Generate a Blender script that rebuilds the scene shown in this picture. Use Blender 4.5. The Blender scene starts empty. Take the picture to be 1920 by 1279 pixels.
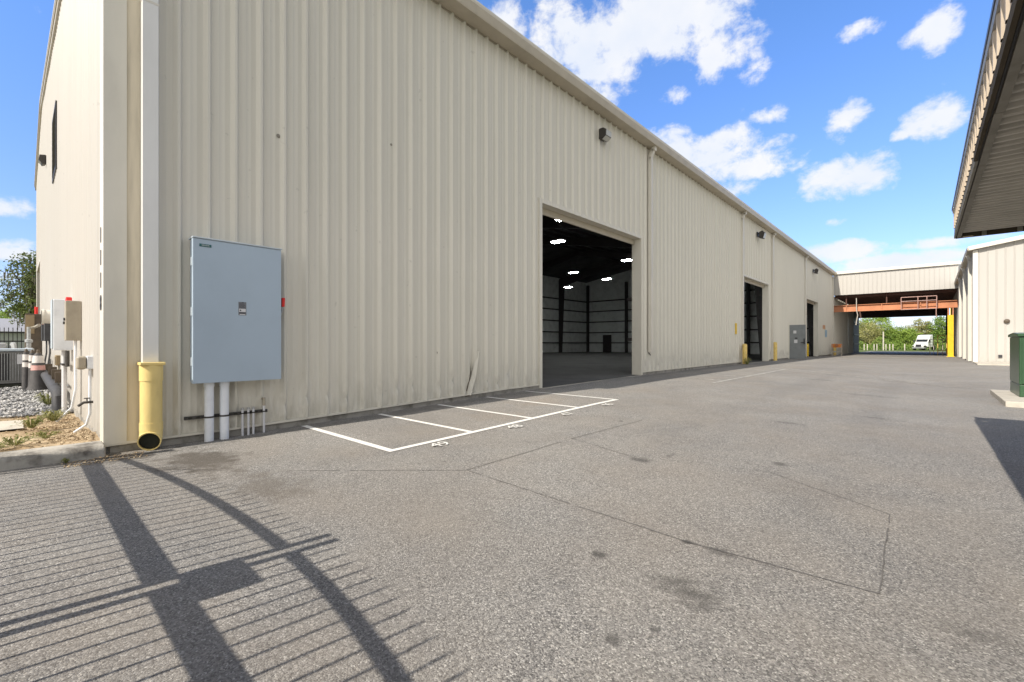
import bpy, bmesh, math, random
from math import sin, cos, pi, radians, sqrt, atan2, asin
from mathutils import Vector, Matrix

random.seed(7)
scene = bpy.context.scene
COL = scene.collection

# ------------------------------------------------------------------ camera
YAW = math.atan(786 / 853)
cd = bpy.data.cameras.new('camera')
cam = bpy.data.objects.new('camera', cd)
COL.objects.link(cam)
cd.lens = 16.0
cd.sensor_width = 36.0
cd.sensor_fit = 'HORIZONTAL'
cd.shift_y = 5.5 / 1920
cd.clip_start = 0.05
cd.clip_end = 6000
cam.location = (0, 0, 1.16)
cam.rotation_euler = (pi / 2, 0, YAW)
scene.camera = cam

# ------------------------------------------------------------------ light, sky
SUN_AZ, SUN_EL = radians(6.0), radians(40.0)
sd = bpy.data.lights.new('sun', 'SUN')
sd.energy = 4.2
sd.angle = radians(0.5)
sd.color = (1.0, 0.93, 0.83)
sun = bpy.data.objects.new('sun', sd)
COL.objects.link(sun)
sun.rotation_euler = Vector((sin(SUN_AZ) * cos(SUN_EL), cos(SUN_AZ) * cos(SUN_EL), -sin(SUN_EL))).to_track_quat('-Z', 'Y').to_euler()
sun.location = (-10, -60, 60)

vs = scene.view_settings
vs.view_transform = 'Standard'
vs.look = 'None'
vs.gamma = 1.0
vs.exposure = 0.50

SKY_STRENGTH = 0.15
world = bpy.data.worlds.new('World')
scene.world = world
world.use_nodes = True


def build_world():
    nt = world.node_tree
    nt.nodes.clear()
    N, L = nt.nodes, nt.links

    def math_node(op, a, b=None, c=None, clamp=False):
        n = N.new('ShaderNodeMath')
        n.operation = op
        n.use_clamp = clamp
        for i, v in enumerate((a, b, c)):
            if v is None:
                continue
            if isinstance(v, (int, float)):
                n.inputs[i].default_value = v
            else:
                L.new(v, n.inputs[i])
        return n.outputs[0]
    out = N.new('ShaderNodeOutputWorld')
    bg = N.new('ShaderNodeBackground')
    bg.inputs['Strength'].default_value = SKY_STRENGTH
    L.new(bg.outputs[0], out.inputs['Surface'])
    sky = N.new('ShaderNodeTexSky')
    sky.sky_type = 'NISHITA'
    sky.sun_disc = False
    sky.sun_elevation = SUN_EL
    sky.sun_rotation = pi + SUN_AZ
    sky.air_density = 1.0
    sky.dust_density = 0.6
    sky.ozone_density = 2.0
    tc = N.new('ShaderNodeTexCoord')
    sep = N.new('ShaderNodeSeparateXYZ')
    L.new(tc.outputs['Generated'], sep.inputs[0])
    az = math_node('ARCTAN2', sep.outputs[0], sep.outputs[1])
    el = math_node('ARCSINE', sep.outputs[2])
    # coordinates for the cloud texture: azimuth, stretched elevation
    comb = N.new('ShaderNodeCombineXYZ')
    L.new(math_node('MULTIPLY', az, 7.5), comb.inputs[0])
    L.new(math_node('MULTIPLY', el, 9.5), comb.inputs[1])
    nz = N.new('ShaderNodeTexNoise')
    nz.inputs['Scale'].default_value = 2.1
    nz.inputs['Detail'].default_value = 9.0
    nz.inputs['Roughness'].default_value = 0.63
    nz.inputs['Distortion'].default_value = 0.15
    L.new(comb.outputs[0], nz.inputs['Vector'])
    # cloud banks: (azimuth deg from +Y towards +X, elevation deg, half width, half height, weight)
    field = None
    for (a, e, wa, we, wt) in CLOUDS:
        da = math_node('MULTIPLY', math_node('SUBTRACT', az, radians(a)), 1 / radians(wa))
        de = math_node('MULTIPLY', math_node('SUBTRACT', el, radians(e)), 1 / radians(we))
        d2 = math_node('ADD', math_node('MULTIPLY', da, da), math_node('MULTIPLY', de, de))
        w = math_node('MULTIPLY', math_node('SUBTRACT', 1.0, d2, clamp=False), wt)
        w = math_node('MAXIMUM', w, -1.0)
        field = w if field is None else math_node('SMOOTH_MAX', field, w, 0.25)
    dens = math_node('ADD', math_node('MULTIPLY', field, 0.55), math_node('MULTIPLY', math_node('SUBTRACT', nz.outputs[0], 0.5), 2.8))
    mr = N.new('ShaderNodeMapRange')
    mr.interpolation_type = 'SMOOTHSTEP'
    mr.inputs['From Min'].default_value = 0.0
    mr.inputs['From Max'].default_value = 0.75
    L.new(dens, mr.inputs[0])
    # thin veil towards the horizon
    nz2 = N.new('ShaderNodeTexNoise')
    nz2.inputs['Scale'].default_value = 0.8
    nz2.inputs['Detail'].default_value = 4.0
    L.new(comb.outputs[0], nz2.inputs['Vector'])
    shade = N.new('ShaderNodeMapRange')
    shade.inputs['From Min'].default_value = 0.35
    shade.inputs['From Max'].default_value = 0.7
    L.new(nz2.outputs[0], shade.inputs[0])
    cc = N.new('ShaderNodeMix')
    cc.data_type = 'RGBA'
    cc.inputs['A'].default_value = CLOUD_DARK
    cc.inputs['B'].default_value = CLOUD_LIGHT
    L.new(shade.outputs[0], cc.inputs['Factor'])
    tint = N.new('ShaderNodeMix')
    tint.data_type = 'RGBA'
    tint.blend_type = 'MULTIPLY'
    tint.inputs['Factor'].default_value = 1.0
    tm = N.new('ShaderNodeMix')
    tm.data_type = 'RGBA'
    tm.inputs['A'].default_value = SKY_TINT_LOW
    tm.inputs['B'].default_value = SKY_TINT
    te = N.new('ShaderNodeMapRange')
    te.inputs['From Min'].default_value = 0.0
    te.inputs['From Max'].default_value = 0.55
    L.new(sep.outputs[2], te.inputs[0])
    L.new(te.outputs[0], tm.inputs['Factor'])
    L.new(tm.outputs['Result'], tint.inputs['B'])
    L.new(sky.outputs[0], tint.inputs['A'])
    # fill veil added to the unseen sky overhead, east and behind, to light shade
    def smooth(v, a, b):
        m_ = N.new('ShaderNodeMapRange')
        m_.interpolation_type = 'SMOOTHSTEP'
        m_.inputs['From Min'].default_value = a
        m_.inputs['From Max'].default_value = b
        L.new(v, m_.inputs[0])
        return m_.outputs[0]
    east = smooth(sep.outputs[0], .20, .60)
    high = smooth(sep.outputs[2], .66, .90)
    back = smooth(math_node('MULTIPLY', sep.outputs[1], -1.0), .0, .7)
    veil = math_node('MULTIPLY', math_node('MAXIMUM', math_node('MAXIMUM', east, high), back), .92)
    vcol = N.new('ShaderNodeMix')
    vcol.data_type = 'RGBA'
    vcol.inputs['A'].default_value = FILL_VEIL_FRONT
    vcol.inputs['B'].default_value = FILL_VEIL_BACK
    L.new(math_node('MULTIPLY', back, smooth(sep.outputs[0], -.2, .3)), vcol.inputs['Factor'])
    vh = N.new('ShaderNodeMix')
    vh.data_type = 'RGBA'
    vh.inputs['B'].default_value = FILL_VEIL_HIGH
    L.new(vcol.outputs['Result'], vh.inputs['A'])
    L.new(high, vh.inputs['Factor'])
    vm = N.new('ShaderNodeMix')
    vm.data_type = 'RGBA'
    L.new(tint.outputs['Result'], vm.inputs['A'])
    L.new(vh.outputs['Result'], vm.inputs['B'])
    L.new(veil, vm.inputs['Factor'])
    mx = N.new('ShaderNodeMix')
    mx.data_type = 'RGBA'
    L.new(vm.outputs['Result'], mx.inputs['A'])
    L.new(cc.outputs['Result'], mx.inputs['B'])
    L.new(math_node('MULTIPLY', mr.outputs[0], 0.95), mx.inputs['Factor'])
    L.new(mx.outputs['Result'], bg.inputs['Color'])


SKY_TINT = (.74, 1.02, 1.40, 1)
SKY_TINT_LOW = (.74, .72, .98, 1)
CLOUD_DARK = (4.0, 4.25, 4.7, 1)
CLOUD_LIGHT = (5.0, 4.9, 4.8, 1)
FILL_VEIL_FRONT = (1.35, 1.33, 1.3, 1)  # colours of the fill veil added out of view to light the shaded wall
FILL_VEIL_BACK = (12.5, 12.0, 11.1, 1)
FILL_VEIL_HIGH = (.85, .82, .76, 1)
CLOUDS = []


def sky_dir(px, py):
    """direction in the sky (azimuth, elevation in degrees) of a cloud bank seen in the photograph"""
    u, v = (px - 960) / 853, (645 - py) / 853
    x = -sin(YAW) + u * cos(YAW)
    y = cos(YAW) + u * sin(YAW)
    return math.degrees(atan2(x, y)), math.degrees(math.atan2(v, sqrt(x * x + y * y)))


for (px, py, rx, ry, wt) in [
        (1210, 50, 220, 85, 2.0), (1120, 105, 100, 75, 1.6), (1360, 95, 85, 65, 1.5), (1415, 135, 40, 28, .9),
        (930, 45, 80, 60, 1.2), (1130, 180, 60, 35, .8), (1050, 50, 75, 75, 1.3), (1255, 182, 30, 16, .55), (1325, 285, 150, 48, 1.6),
        (1410, 312, 100, 34, 1.3), (1250, 255, 60, 25, .8), (1380, 355, 55, 25, .9), (1445, 217, 40, 20, .9),
        (1590, 228, 55, 38, 1.2), (1688, 255, 22, 12, .8), (1755, 222, 75, 42, 1.4), (1755, 60, 65, 55, 1.3),
        (1610, 55, 60, 16, .55), (1585, 335, 115, 45, 1.5), (1630, 305, 50, 30, .8), (1565, 474, 110, 24, 1.6), (1680, 490, 200, 20, 1.5),
        (1760, 455, 120, 13, 1.2), (1567, 416, 22, 8, .6), (20, 385, 70, 30, 1.1), (40, 470, 70, 26, 1.2), (10, 520, 60, 14, .7),
        (700, 200, 200, 90, .9), (300, 150, 120, 70, .8)]:
    a, e = sky_dir(px, py)
    a2, e2 = sky_dir(px + rx, py)
    a3, e3 = sky_dir(px, py - ry)
    CLOUDS.append((a, e, max(abs(a2 - a), .5), max(abs(e3 - e), .4), wt))
CLOUDS += [(60, 30, 38, 22, 1.5), (105, 45, 45, 26, 1.7), (140, 28, 34, 24, 1.8), (95, 14, 70, 9, 1.2), (165, 66, 70, 14, 1.2), (-130, 35, 40, 14, 1.0), (-160, 14, 40, 8, .9)]  # out of view; eastern banks added to light the shaded wall
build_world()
world.cycles.sampling_method = 'MANUAL'
world.cycles.sample_map_resolution = 512


# ------------------------------------------------------------------ helpers
class MB:
    """collects shapes for ONE mesh object"""

    def __init__(self):
        self.v, self.f, self.s = [], [], []

    def face(self, pts, smooth=False):
        b = len(self.v)
        self.v += [tuple(p) for p in pts]
        self.f.append(tuple(range(b, b + len(pts))))
        self.s.append(smooth)

    def box(self, x0, x1, y0, y1, z0, z1):
        b = len(self.v)
        self.v += [(x, y, z) for z in (z0, z1) for y in (y0, y1) for x in (x0, x1)]
        for q in ((0, 2, 3, 1), (4, 5, 7, 6), (0, 1, 5, 4), (2, 6, 7, 3), (0, 4, 6, 2), (1, 3, 7, 5)):
            self.f.append(tuple(b + i for i in q))
            self.s.append(False)
        return self

    def obox(self, c, ax, ay, az, hx, hy, hz):
        """box with its own axes"""
        c, ax, ay, az = Vector(c), Vector(ax).normalized(), Vector(ay).normalized(), Vector(az).normalized()
        b = len(self.v)
        for k in (-1, 1):
            for j in (-1, 1):
                for i in (-1, 1):
                    self.v.append(tuple(c + ax * i * hx + ay * j * hy + az * k * hz))
        for q in ((0, 2, 3, 1), (4, 5, 7, 6), (0, 1, 5, 4), (2, 6, 7, 3), (0, 4, 6, 2), (1, 3, 7, 5)):
            self.f.append(tuple(b + i for i in q))
            self.s.append(False)
        return self

    def bar(self, a, b_, w, h, up=(0, 0, 1)):
        a, b_ = Vector(a), Vector(b_)
        d = (b_ - a)
        l = d.length
        d.normalize()
        up = Vector(up)
        if abs(d.dot(up)) > .98:
            up = Vector((1, 0, 0))
        s = d.cross(up).normalized()
        u = s.cross(d).normalized()
        return self.obox((a + b_) / 2, d, s, u, l / 2, w / 2, h / 2)

    def tube(self, pts, r, n=10, caps=True, smooth=True):
        pts = [Vector(p) for p in pts]
        rs = r if isinstance(r, (list, tuple)) else [r] * len(pts)
        b = len(self.v)
        prev = None
        for i, p in enumerate(pts):
            if i == 0:
                t = pts[1] - pts[0]
            elif i == len(pts) - 1:
                t = pts[-1] - pts[-2]
            else:
                t = (pts[i + 1] - p).normalized() + (p - pts[i - 1]).normalized()
            t.normalize()
            if prev is None:
                ref = Vector((0, 0, 1)) if abs(t.z) < .9 else Vector((1, 0, 0))
                s = t.cross(ref).normalized()
            else:
                s = (prev - t * prev.dot(t)).normalized()
            prev = s
            u = s.cross(t).normalized()
            for k in range(n):
                a = 2 * pi * k / n
                self.v.append(tuple(p + (s * cos(a) + u * sin(a)) * rs[i]))
        for i in range(len(pts) - 1):
            for k in range(n):
                k2 = (k + 1) % n
                self.f.append((b + i * n + k, b + i * n + k2, b + (i + 1) * n + k2, b + (i + 1) * n + k))
                self.s.append(smooth)
        if caps:
            self.f.append(tuple(b + k for k in reversed(range(n))))
            self.s.append(False)
            e = b + (len(pts) - 1) * n
            self.f.append(tuple(e + k for k in range(n)))
            self.s.append(False)
        return self

    def lathe(self, o, prof, n=20, axis=(0, 0, 1), smooth=True, closed=True):
        """prof: list of (radius, height) along axis from o"""
        o, ax = Vector(o), Vector(axis).normalized()
        ref = Vector((0, 0, 1)) if abs(ax.z) < .9 else Vector((1, 0, 0))
        s = ax.cross(ref).normalized()
        u = ax.cross(s).normalized()
        b = len(self.v)
        for (r, h) in prof:
            for k in range(n):
                a = 2 * pi * k / n
                self.v.append(tuple(o + ax * h + (s * cos(a) + u * sin(a)) * r))
        for i in range(len(prof) - 1):
            for k in range(n):
                k2 = (k + 1) % n
                self.f.append((b + i * n + k, b + i * n + k2, b + (i + 1) * n + k2, b + (i + 1) * n + k))
                self.s.append(smooth)
        if closed:
            self.f.append(tuple(b + k for k in reversed(range(n))))
            self.s.append(False)
            e = b + (len(prof) - 1) * n
            self.f.append(tuple(e + k for k in range(n)))
            self.s.append(False)
        return self

    def prism(self, poly, mapf, t0, t1):
        """poly of 2-D points swept from t0 to t1; mapf(p, q, t) -> point"""
        n = len(poly)
        b = len(self.v)
        for t in (t0, t1):
            for (p, q) in poly:
                self.v.append(tuple(mapf(p, q, t)))
        for i in range(n):
            j = (i + 1) % n
            self.f.append((b + i, b + j, b + n + j, b + n + i))
            self.s.append(False)
        self.f.append(tuple(b + i for i in reversed(range(n))))
        self.f.append(tuple(b + n + i for i in range(n)))
        self.s += [False, False]
        return self

    def mesh(self, name):
        me = bpy.data.meshes.new(name)
        me.from_pydata(self.v, [], self.f)
        me.polygons.foreach_set('use_smooth', self.s)
        bm = bmesh.new()
        bm.from_mesh(me)
        bmesh.ops.recalc_face_normals(bm, faces=bm.faces)
        bm.to_mesh(me)
        bm.free()
        me.set_sharp_from_angle(angle=radians(40))
        me.update()
        return me

    def build(self, name, m, parent=None, bevel=0, fix=True, loc=None):
        if fix:
            me = self.mesh(name)
        else:
            me = bpy.data.meshes.new(name)
            me.from_pydata(self.v, [], self.f)
            me.polygons.foreach_set('use_smooth', self.s)
            me.update()
        o = bpy.data.objects.new(name, me)
        COL.objects.link(o)
        me.materials.append(m)
        if parent:
            o.parent = parent
            o.matrix_parent_inverse = Matrix.Translation(-Vector(parent_world(parent)))
        if bevel:
            md = o.modifiers.new('bevel', 'BEVEL')
            md.width = bevel
            md.segments = 2
            md.limit_method = 'ANGLE'
            md.harden_normals = True
            for p in me.polygons:
                p.use_smooth = True
        return o


def parent_world(o):
    p = Vector(o.location)
    while o.parent:
        p = p + o.matrix_parent_inverse.translation
        o = o.parent
        p = p + Vector(o.location)
    return p


def thing(name, label, cat, loc=(0, 0, 0), group=None):
    o = bpy.data.objects.new(name, None)
    o.empty_display_size = .2
    o.location = loc
    COL.objects.link(o)
    o['label'] = label
    o['category'] = cat
    if group:
        o['group'] = group
    return o


def tag(o, label, cat, group=None, kind=None):
    o['label'] = label
    o['category'] = cat
    if group:
        o['group'] = group
    if kind:
        o['kind'] = kind
    return o


def copy_tree(o, parent=None):
    c = o.copy()
    COL.objects.link(c)
    if parent:
        c.parent = parent
        c.matrix_parent_inverse = o.matrix_parent_inverse.copy()
    for ch in list(o.children):
        copy_tree(ch, c)
    return c


def text_mesh(name, s, size, m, loc, rot, parent=None, extrude=0.0, bold=0.0, align='CENTER', sx=1.0):
    cu = bpy.data.curves.new(name, 'FONT')
    cu.body = s
    cu.size = size
    cu.extrude = extrude
    cu.offset = bold
    cu.align_x = align
    cu.align_y = 'CENTER'
    tmp = bpy.data.objects.new(name, cu)
    COL.objects.link(tmp)
    bpy.context.view_layer.update()
    me = bpy.data.meshes.new_from_object(tmp)
    bpy.data.objects.remove(tmp)
    bpy.data.curves.remove(cu)
    M = Matrix.Translation(Vector(loc)) @ Matrix.Rotation(rot[2], 4, 'Z') @ Matrix.Rotation(rot[1], 4, 'Y') @ Matrix.Rotation(rot[0], 4, 'X') @ Matrix.Diagonal((sx, 1, 1, 1))
    me.transform(M)
    me.name = name
    o = bpy.data.objects.new(name, me)
    COL.objects.link(o)
    me.materials.clear()
    me.materials.append(m)
    if parent:
        o.parent = parent
        o.matrix_parent_inverse = Matrix.Translation(-Vector(parent_world(parent)))
    return o


def lerp(x, xs, zs):
    if x <= xs[0]:
        return zs[0]
    for i in range(len(xs) - 1):
        if x <= xs[i + 1]:
            t = (x - xs[i]) / (xs[i + 1] - xs[i])
            return zs[i] + t * (zs[i + 1] - zs[i])
    return zs[-1]


YS = [-1e4, 1.5, 3.5, 7, 12, 20, 35, 50, 85, 110, 160, 1e5]
ZS = [-.05, -.05, 0, .1, .17, .2, .2, .12, .1, -.2, -.3, -.3]


def gz(x, y):
    """height of the yard: it rises gently towards the doors"""
    w = lerp(x, [-4.5, 0], [1, .25])
    t = min(max((y - 18) / 12, 0), 1)
    w = w + (1 - w) * t
    return -.05 + (lerp(y, YS, ZS) + .05) * w


# ------------------------------------------------------------------ materials
def new_mat(name):
    m = bpy.data.materials.new(name)
    m.use_nodes = True
    nt = m.node_tree
    b = nt.nodes['Principled BSDF']
    return m, nt, b


def node(nt, kind, **kw):
    n = nt.nodes.new(kind)
    for k, v in kw.items():
        setattr(n, k, v)
    return n


def coords(nt, scale=(1, 1, 1)):
    tc = node(nt, 'ShaderNodeTexCoord')
    mp = node(nt, 'ShaderNodeMapping')
    mp.inputs['Scale'].default_value = scale
    nt.links.new(tc.outputs['Object'], mp.inputs['Vector'])
    return mp.outputs[0]


def noise(nt, vec, scale, detail=4, rough=.55, dist=0.0):
    n = node(nt, 'ShaderNodeTexNoise')
    n.inputs['Scale'].default_value = scale
    n.inputs['Detail'].default_value = detail
    n.inputs['Roughness'].default_value = rough
    n.inputs['Distortion'].default_value = dist
    nt.links.new(vec, n.inputs['Vector'])
    return n.outputs[0]


def ramp(nt, fac, stops, interp='LINEAR'):
    r = node(nt, 'ShaderNodeValToRGB')
    r.color_ramp.interpolation = interp
    els = r.color_ramp.elements
    while len(els) > 1:
        els.remove(els[-1])
    els[0].position = stops[0][0]
    c = stops[0][1]
    els[0].color = (c, c, c, 1) if isinstance(c, (int, float)) else (*c, 1)
    for p, c in stops[1:]:
        e = els.new(p)
        e.color = (c, c, c, 1) if isinstance(c, (int, float)) else (*c, 1)
    nt.links.new(fac, r.inputs[0])
    return r.outputs[0]


def mix(nt, fac, a, b, blend='MIX'):
    n = node(nt, 'ShaderNodeMix', data_type='RGBA', blend_type=blend)
    for k, v in (('Factor', fac), ('A', a), ('B', b)):
        if isinstance(v, (int, float)):
            n.inputs[k].default_value = v
        elif isinstance(v, tuple):
            n.inputs[k].default_value = (*v, 1) if len(v) == 3 else v
        else:
            nt.links.new(v, n.inputs[k])
    return n.outputs['Result']


def mathn(nt, op, a, b=0.0, clamp=False):
    n = node(nt, 'ShaderNodeMath', operation=op, use_clamp=clamp)
    for i, v in enumerate((a, b)):
        if isinstance(v, (int, float)):
            n.inputs[i].default_value = v
        else:
            nt.links.new(v, n.inputs[i])
    return n.outputs[0]


def bump(nt, b, h, strength=.3, dist=.01):
    n = node(nt, 'ShaderNodeBump')
    n.inputs['Strength'].default_value = strength
    n.inputs['Distance'].default_value = dist
    nt.links.new(h, n.inputs['Height'])
    nt.links.new(n.outputs[0], b.inputs['Normal'])


def simple(name, col, rough=.5, metal=0.0, var=.18, scale=6.0, stretch=(1, 1, 1), bmp=0.0, bscale=40, dark=None, spec=.5):
    """painted or plain surface with worn, uneven colour"""
    m, nt, b = new_mat(name)
    v = coords(nt, stretch)
    f = noise(nt, v, scale, 6, .6)
    d = dark if dark else tuple(c * (1 - var) for c in col)
    l = tuple(min(c * (1 + var * .6), 1) for c in col)
    c = ramp(nt, f, [(.3, d), (.5, col), (.7, l)])
    nt.links.new(c, b.inputs['Base Color'])
    b.inputs['Roughness'].default_value = rough
    b.inputs['Metallic'].default_value = metal
    b.inputs['Specular IOR Level'].default_value = spec
    if bmp:
        bump(nt, b, noise(nt, coords(nt), bscale, 4), bmp, .01)
    return m


def siding_mat(name, col, grime=(.30, .27, .20), streak=.1, gtop=1.3, oil=.5):
    """painted steel wall sheeting: faint vertical streaks, oil-canning, splash dirt along the foot"""
    m, nt, b = new_mat(name)
    v = coords(nt, (2.2, 2.2, .12))
    s1 = noise(nt, v, 2.0, 6, .6)
    c = ramp(nt, s1, [(.25, tuple(k * (1 - streak) for k in col)), (.5, col), (.8, tuple(min(k * (1 + streak * .5), 1) for k in col))])
    vo = coords(nt)
    s2 = noise(nt, vo, .35, 3)
    c = mix(nt, mathn(nt, 'MULTIPLY', s2, .22), c, tuple(k * .82 for k in col))
    # dirt at the foot
    tc = node(nt, 'ShaderNodeTexCoord')
    sp = node(nt, 'ShaderNodeSeparateXYZ')
    nt.links.new(tc.outputs['Object'], sp.inputs[0])
    hz = node(nt, 'ShaderNodeMapRange')
    hz.inputs['From Min'].default_value = gtop
    hz.inputs['From Max'].default_value = 0.0
    nt.links.new(sp.outputs[2], hz.inputs[0])
    g = noise(nt, coords(nt, (5, 5, 1.2)), 2.2, 7, .7)
    gm = mathn(nt, 'MULTIPLY', mathn(nt, 'MULTIPLY', hz.outputs[0], hz.outputs[0]), ramp(nt, g, [(.38, 0.0), (.7, 1.0)]))
    c = mix(nt, mathn(nt, 'MULTIPLY', gm, .65), c, grime)
    sp1 = noise(nt, vo, 9, 3, .5)
    c = mix(nt, ramp(nt, sp1, [(.7, 0.0), (.76, .35)]), c, tuple(k * .6 for k in col))
    nt.links.new(c, b.inputs['Base Color'])
    b.inputs['Roughness'].default_value = .48
    b.inputs['Specular IOR Level'].default_value = .35
    bump(nt, b, noise(nt, coords(nt, (1.6, 1.6, .7)), 1.6, 2), oil * .35, .02)
    return m


def asphalt_mat():
    m, nt, b = new_mat('asphalt')
    v = coords(nt)
    vo = node(nt, 'ShaderNodeTexVoronoi', feature='F1')
    vo.inputs['Scale'].default_value = 150
    nt.links.new(v, vo.inputs['Vector'])
    sep = node(nt, 'ShaderNodeSeparateColor')
    nt.links.new(vo.outputs['Color'], sep.inputs[0])
    stones = ramp(nt, sep.outputs[0], [(0.0, (.085, .081, .077)), (.18, (.15, .143, .135)), (.42, (.232, .222, .207)), (.72, (.308, .294, .272)), (.92, (.40, .382, .35)), (1.0, (.64, .615, .565))])
    vo2 = node(nt, 'ShaderNodeTexVoronoi', feature='F1')
    vo2.inputs['Scale'].default_value = 85
    nt.links.new(v, vo2.inputs['Vector'])
    sep2 = node(nt, 'ShaderNodeSeparateColor')
    nt.links.new(vo2.outputs['Color'], sep2.inputs[0])
    c = mix(nt, ramp(nt, sep2.outputs[1], [(.86, 0.0), (.98, .7)]), stones, mix(nt, sep2.outputs[2], (.06, .057, .052), (.60, .56, .50)))
    # binder wear: broad light and dark areas
    n1 = noise(nt, v, .45, 5, .6, .4)
    c = mix(nt, ramp(nt, n1, [(.33, .0), (.66, .34)]), c, (.105, .101, .098))
    n2 = noise(nt, v, 1.7, 6, .65)
    c = mix(nt, ramp(nt, n2, [(.42, 0.0), (.72, .28)]), c, (.34, .315, .275))
    n3 = noise(nt, v, 5.5, 6, .7)
    c = mix(nt, ramp(nt, n3, [(.60, 0.0), (.76, .34)]), c, (.07, .066, .06))
    n4 = noise(nt, v, .9, 3, .5)
    c = mix(nt, ramp(nt, n4, [(.4, 0.0), (.75, .25)]), c, (.29, .235, .175), 'MIX')
    # oil drips and wet patches, each where it lies on the yard
    warp = noise(nt, v, 6.0, 4, .6)
    for (x, y, rx, ry, k, colr) in STAINS:
        mp = node(nt, 'ShaderNodeMapping')
        mp.inputs['Location'].default_value = (-x / rx, -y / ry, 0)
        mp.inputs['Scale'].default_value = (1 / rx, 1 / ry, 0)
        tc = node(nt, 'ShaderNodeTexCoord')
        nt.links.new(tc.outputs['Object'], mp.inputs['Vector'])
        ln = node(nt, 'ShaderNodeVectorMath', operation='LENGTH')
        nt.links.new(mp.outputs[0], ln.inputs[0])
        dd = mathn(nt, 'ADD', ln.outputs['Value'], mathn(nt, 'MULTIPLY', mathn(nt, 'SUBTRACT', warp, .5), 2.4))
        c = mix(nt, mathn(nt, 'MULTIPLY', ramp(nt, dd, [(.35, 1.0), (1.0, 0.0)]), k), c, colr)
    nt.links.new(c, b.inputs['Base Color'])
    b.inputs['Roughness'].default_value = .78
    b.inputs['Specular IOR Level'].default_value = .3
    dist = ramp(nt, vo.outputs['Distance'], [(0.0, 1.0), (.7, 0.0)])
    bump(nt, b, dist, .5, .004)
    return m


OIL = (.05, .047, .043)
STAINS = [(-.858, 2.21, .19, .15, .62, OIL), (-1.40, 2.24, .06, .05, .7, OIL), (-2.16, 4.25, .14, .10, .65, OIL), (-1.08, 2.74, .05, .03, .8, OIL),
          (-1.09, 5.02, .08, .14, .6, OIL), (-.89, 2.74, .07, .05, .5, OIL), (-.96, 1.64, .05, .04, .6, OIL), (-.86, 1.82, .04, .04, .6, OIL),
          (-2.0, 4.6, .05, .12, .5, OIL), (-1.5, 7.5, .25, .12, .35, OIL), (-.6, 9.0, .3, .15, .35, OIL), (.14, 2.68, .12, .10, .35, OIL),
          (-3.6, 2.9, .05, .04, .6, OIL), (-3.3, 5.9, .05, .05, .7, OIL), (-1.0, 12.5, .8, .2, .3, OIL), (-2.5, 16, .5, .3, .25, OIL),
          (-5.55, 1.3, .75, .42, .72, (.075, .062, .048)), (-4.2, 1.45, .7, .3, .42, (.10, .08, .058)), (-6.35, .8, .3, .5, .6, (.07, .058, .045)),
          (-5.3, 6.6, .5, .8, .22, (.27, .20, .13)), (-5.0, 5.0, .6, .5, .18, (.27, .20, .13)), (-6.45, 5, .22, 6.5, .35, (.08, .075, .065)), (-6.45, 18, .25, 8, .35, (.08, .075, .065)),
          (-2.45, 13, .32, 11, .16, (.12, .115, .11)), (-.75, 13, .32, 11, .16, (.12, .115, .11)), (-3.0, 40, 3.0, 1.5, .25, (.12, .11, .10)), (-2.0, 49.0, 4.5, 1.6, .5, (.10, .085, .07))]

M = {}
M['asphalt'] = asphalt_mat()
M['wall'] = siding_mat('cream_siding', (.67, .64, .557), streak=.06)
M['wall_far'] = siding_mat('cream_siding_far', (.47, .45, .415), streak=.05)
M['trim'] = simple('cream_trim', (.67, .635, .545), .42, var=.08, scale=3, stretch=(1, 1, .3))
M['trim_white'] = simple('white_trim', (.66, .625, .55), .4, var=.06, scale=4, stretch=(1, 1, .3))
M['spout'] = simple('spout_white', (.72, .715, .69), .4, var=.06, scale=4, stretch=(1, 1, .3))
M['scuff'] = simple('scuff', (.24, .22, .18), .7, var=.4, scale=60)
M['gutter'] = simple('gutter_paint', (.47, .42, .33), .42, var=.12, scale=2.5, stretch=(1, 1, 1))
M['roof'] = simple('roof_sheet', (.72, .72, .70), .4, .1, var=.08, scale=1)
M['concrete'] = simple('concrete', (.30, .285, .255), .9, var=.35, scale=5, bmp=.4, bscale=60, dark=(.13, .12, .10))
M['concrete_pale'] = simple('concrete_pale', (.50, .46, .39), .88, var=.22, scale=4, bmp=.3, bscale=60)
M['kerb'] = simple('kerb_concrete', (.36, .34, .30), .92, var=.55, scale=4.5, bmp=.6, bscale=50, dark=(.08, .07, .06))
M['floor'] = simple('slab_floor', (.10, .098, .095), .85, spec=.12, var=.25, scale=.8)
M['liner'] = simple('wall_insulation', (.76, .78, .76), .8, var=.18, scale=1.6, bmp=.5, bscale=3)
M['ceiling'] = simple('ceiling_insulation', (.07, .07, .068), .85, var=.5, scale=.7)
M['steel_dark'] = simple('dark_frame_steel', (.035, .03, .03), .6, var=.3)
M['steel_red'] = simple('red_oxide_steel', (.11, .055, .04), .6, var=.3)
M['galv'] = simple('galvanised', (.42, .43, .43), .42, .7, var=.25, scale=20)
M['grey_box'] = simple('grey_enclosure_paint', (.39, .475, .56), .42, var=.05, scale=1.6, spec=.5)
M['grey_box_edge'] = simple('grey_enclosure_edge', (.50, .56, .60), .4, var=.05)
M['grey_pvc'] = simple('grey_conduit', (.74, .77, .81), .45, var=.12, scale=5)
M['dark_iron'] = simple('rusty_strut', (.07, .065, .06), .7, .3, var=.5, scale=25)
M['yellow_pvc'] = simple('yellow_pvc_paint', (.76, .59, .23), .5, var=.2, scale=4, stretch=(1, 1, .4))
M['yellow'] = simple('safety_yellow', (.80, .52, .02), .45, var=.15, scale=4)
M['yellow_old'] = simple('faded_yellow', (.72, .52, .16), .6, var=.25, scale=8)
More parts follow.
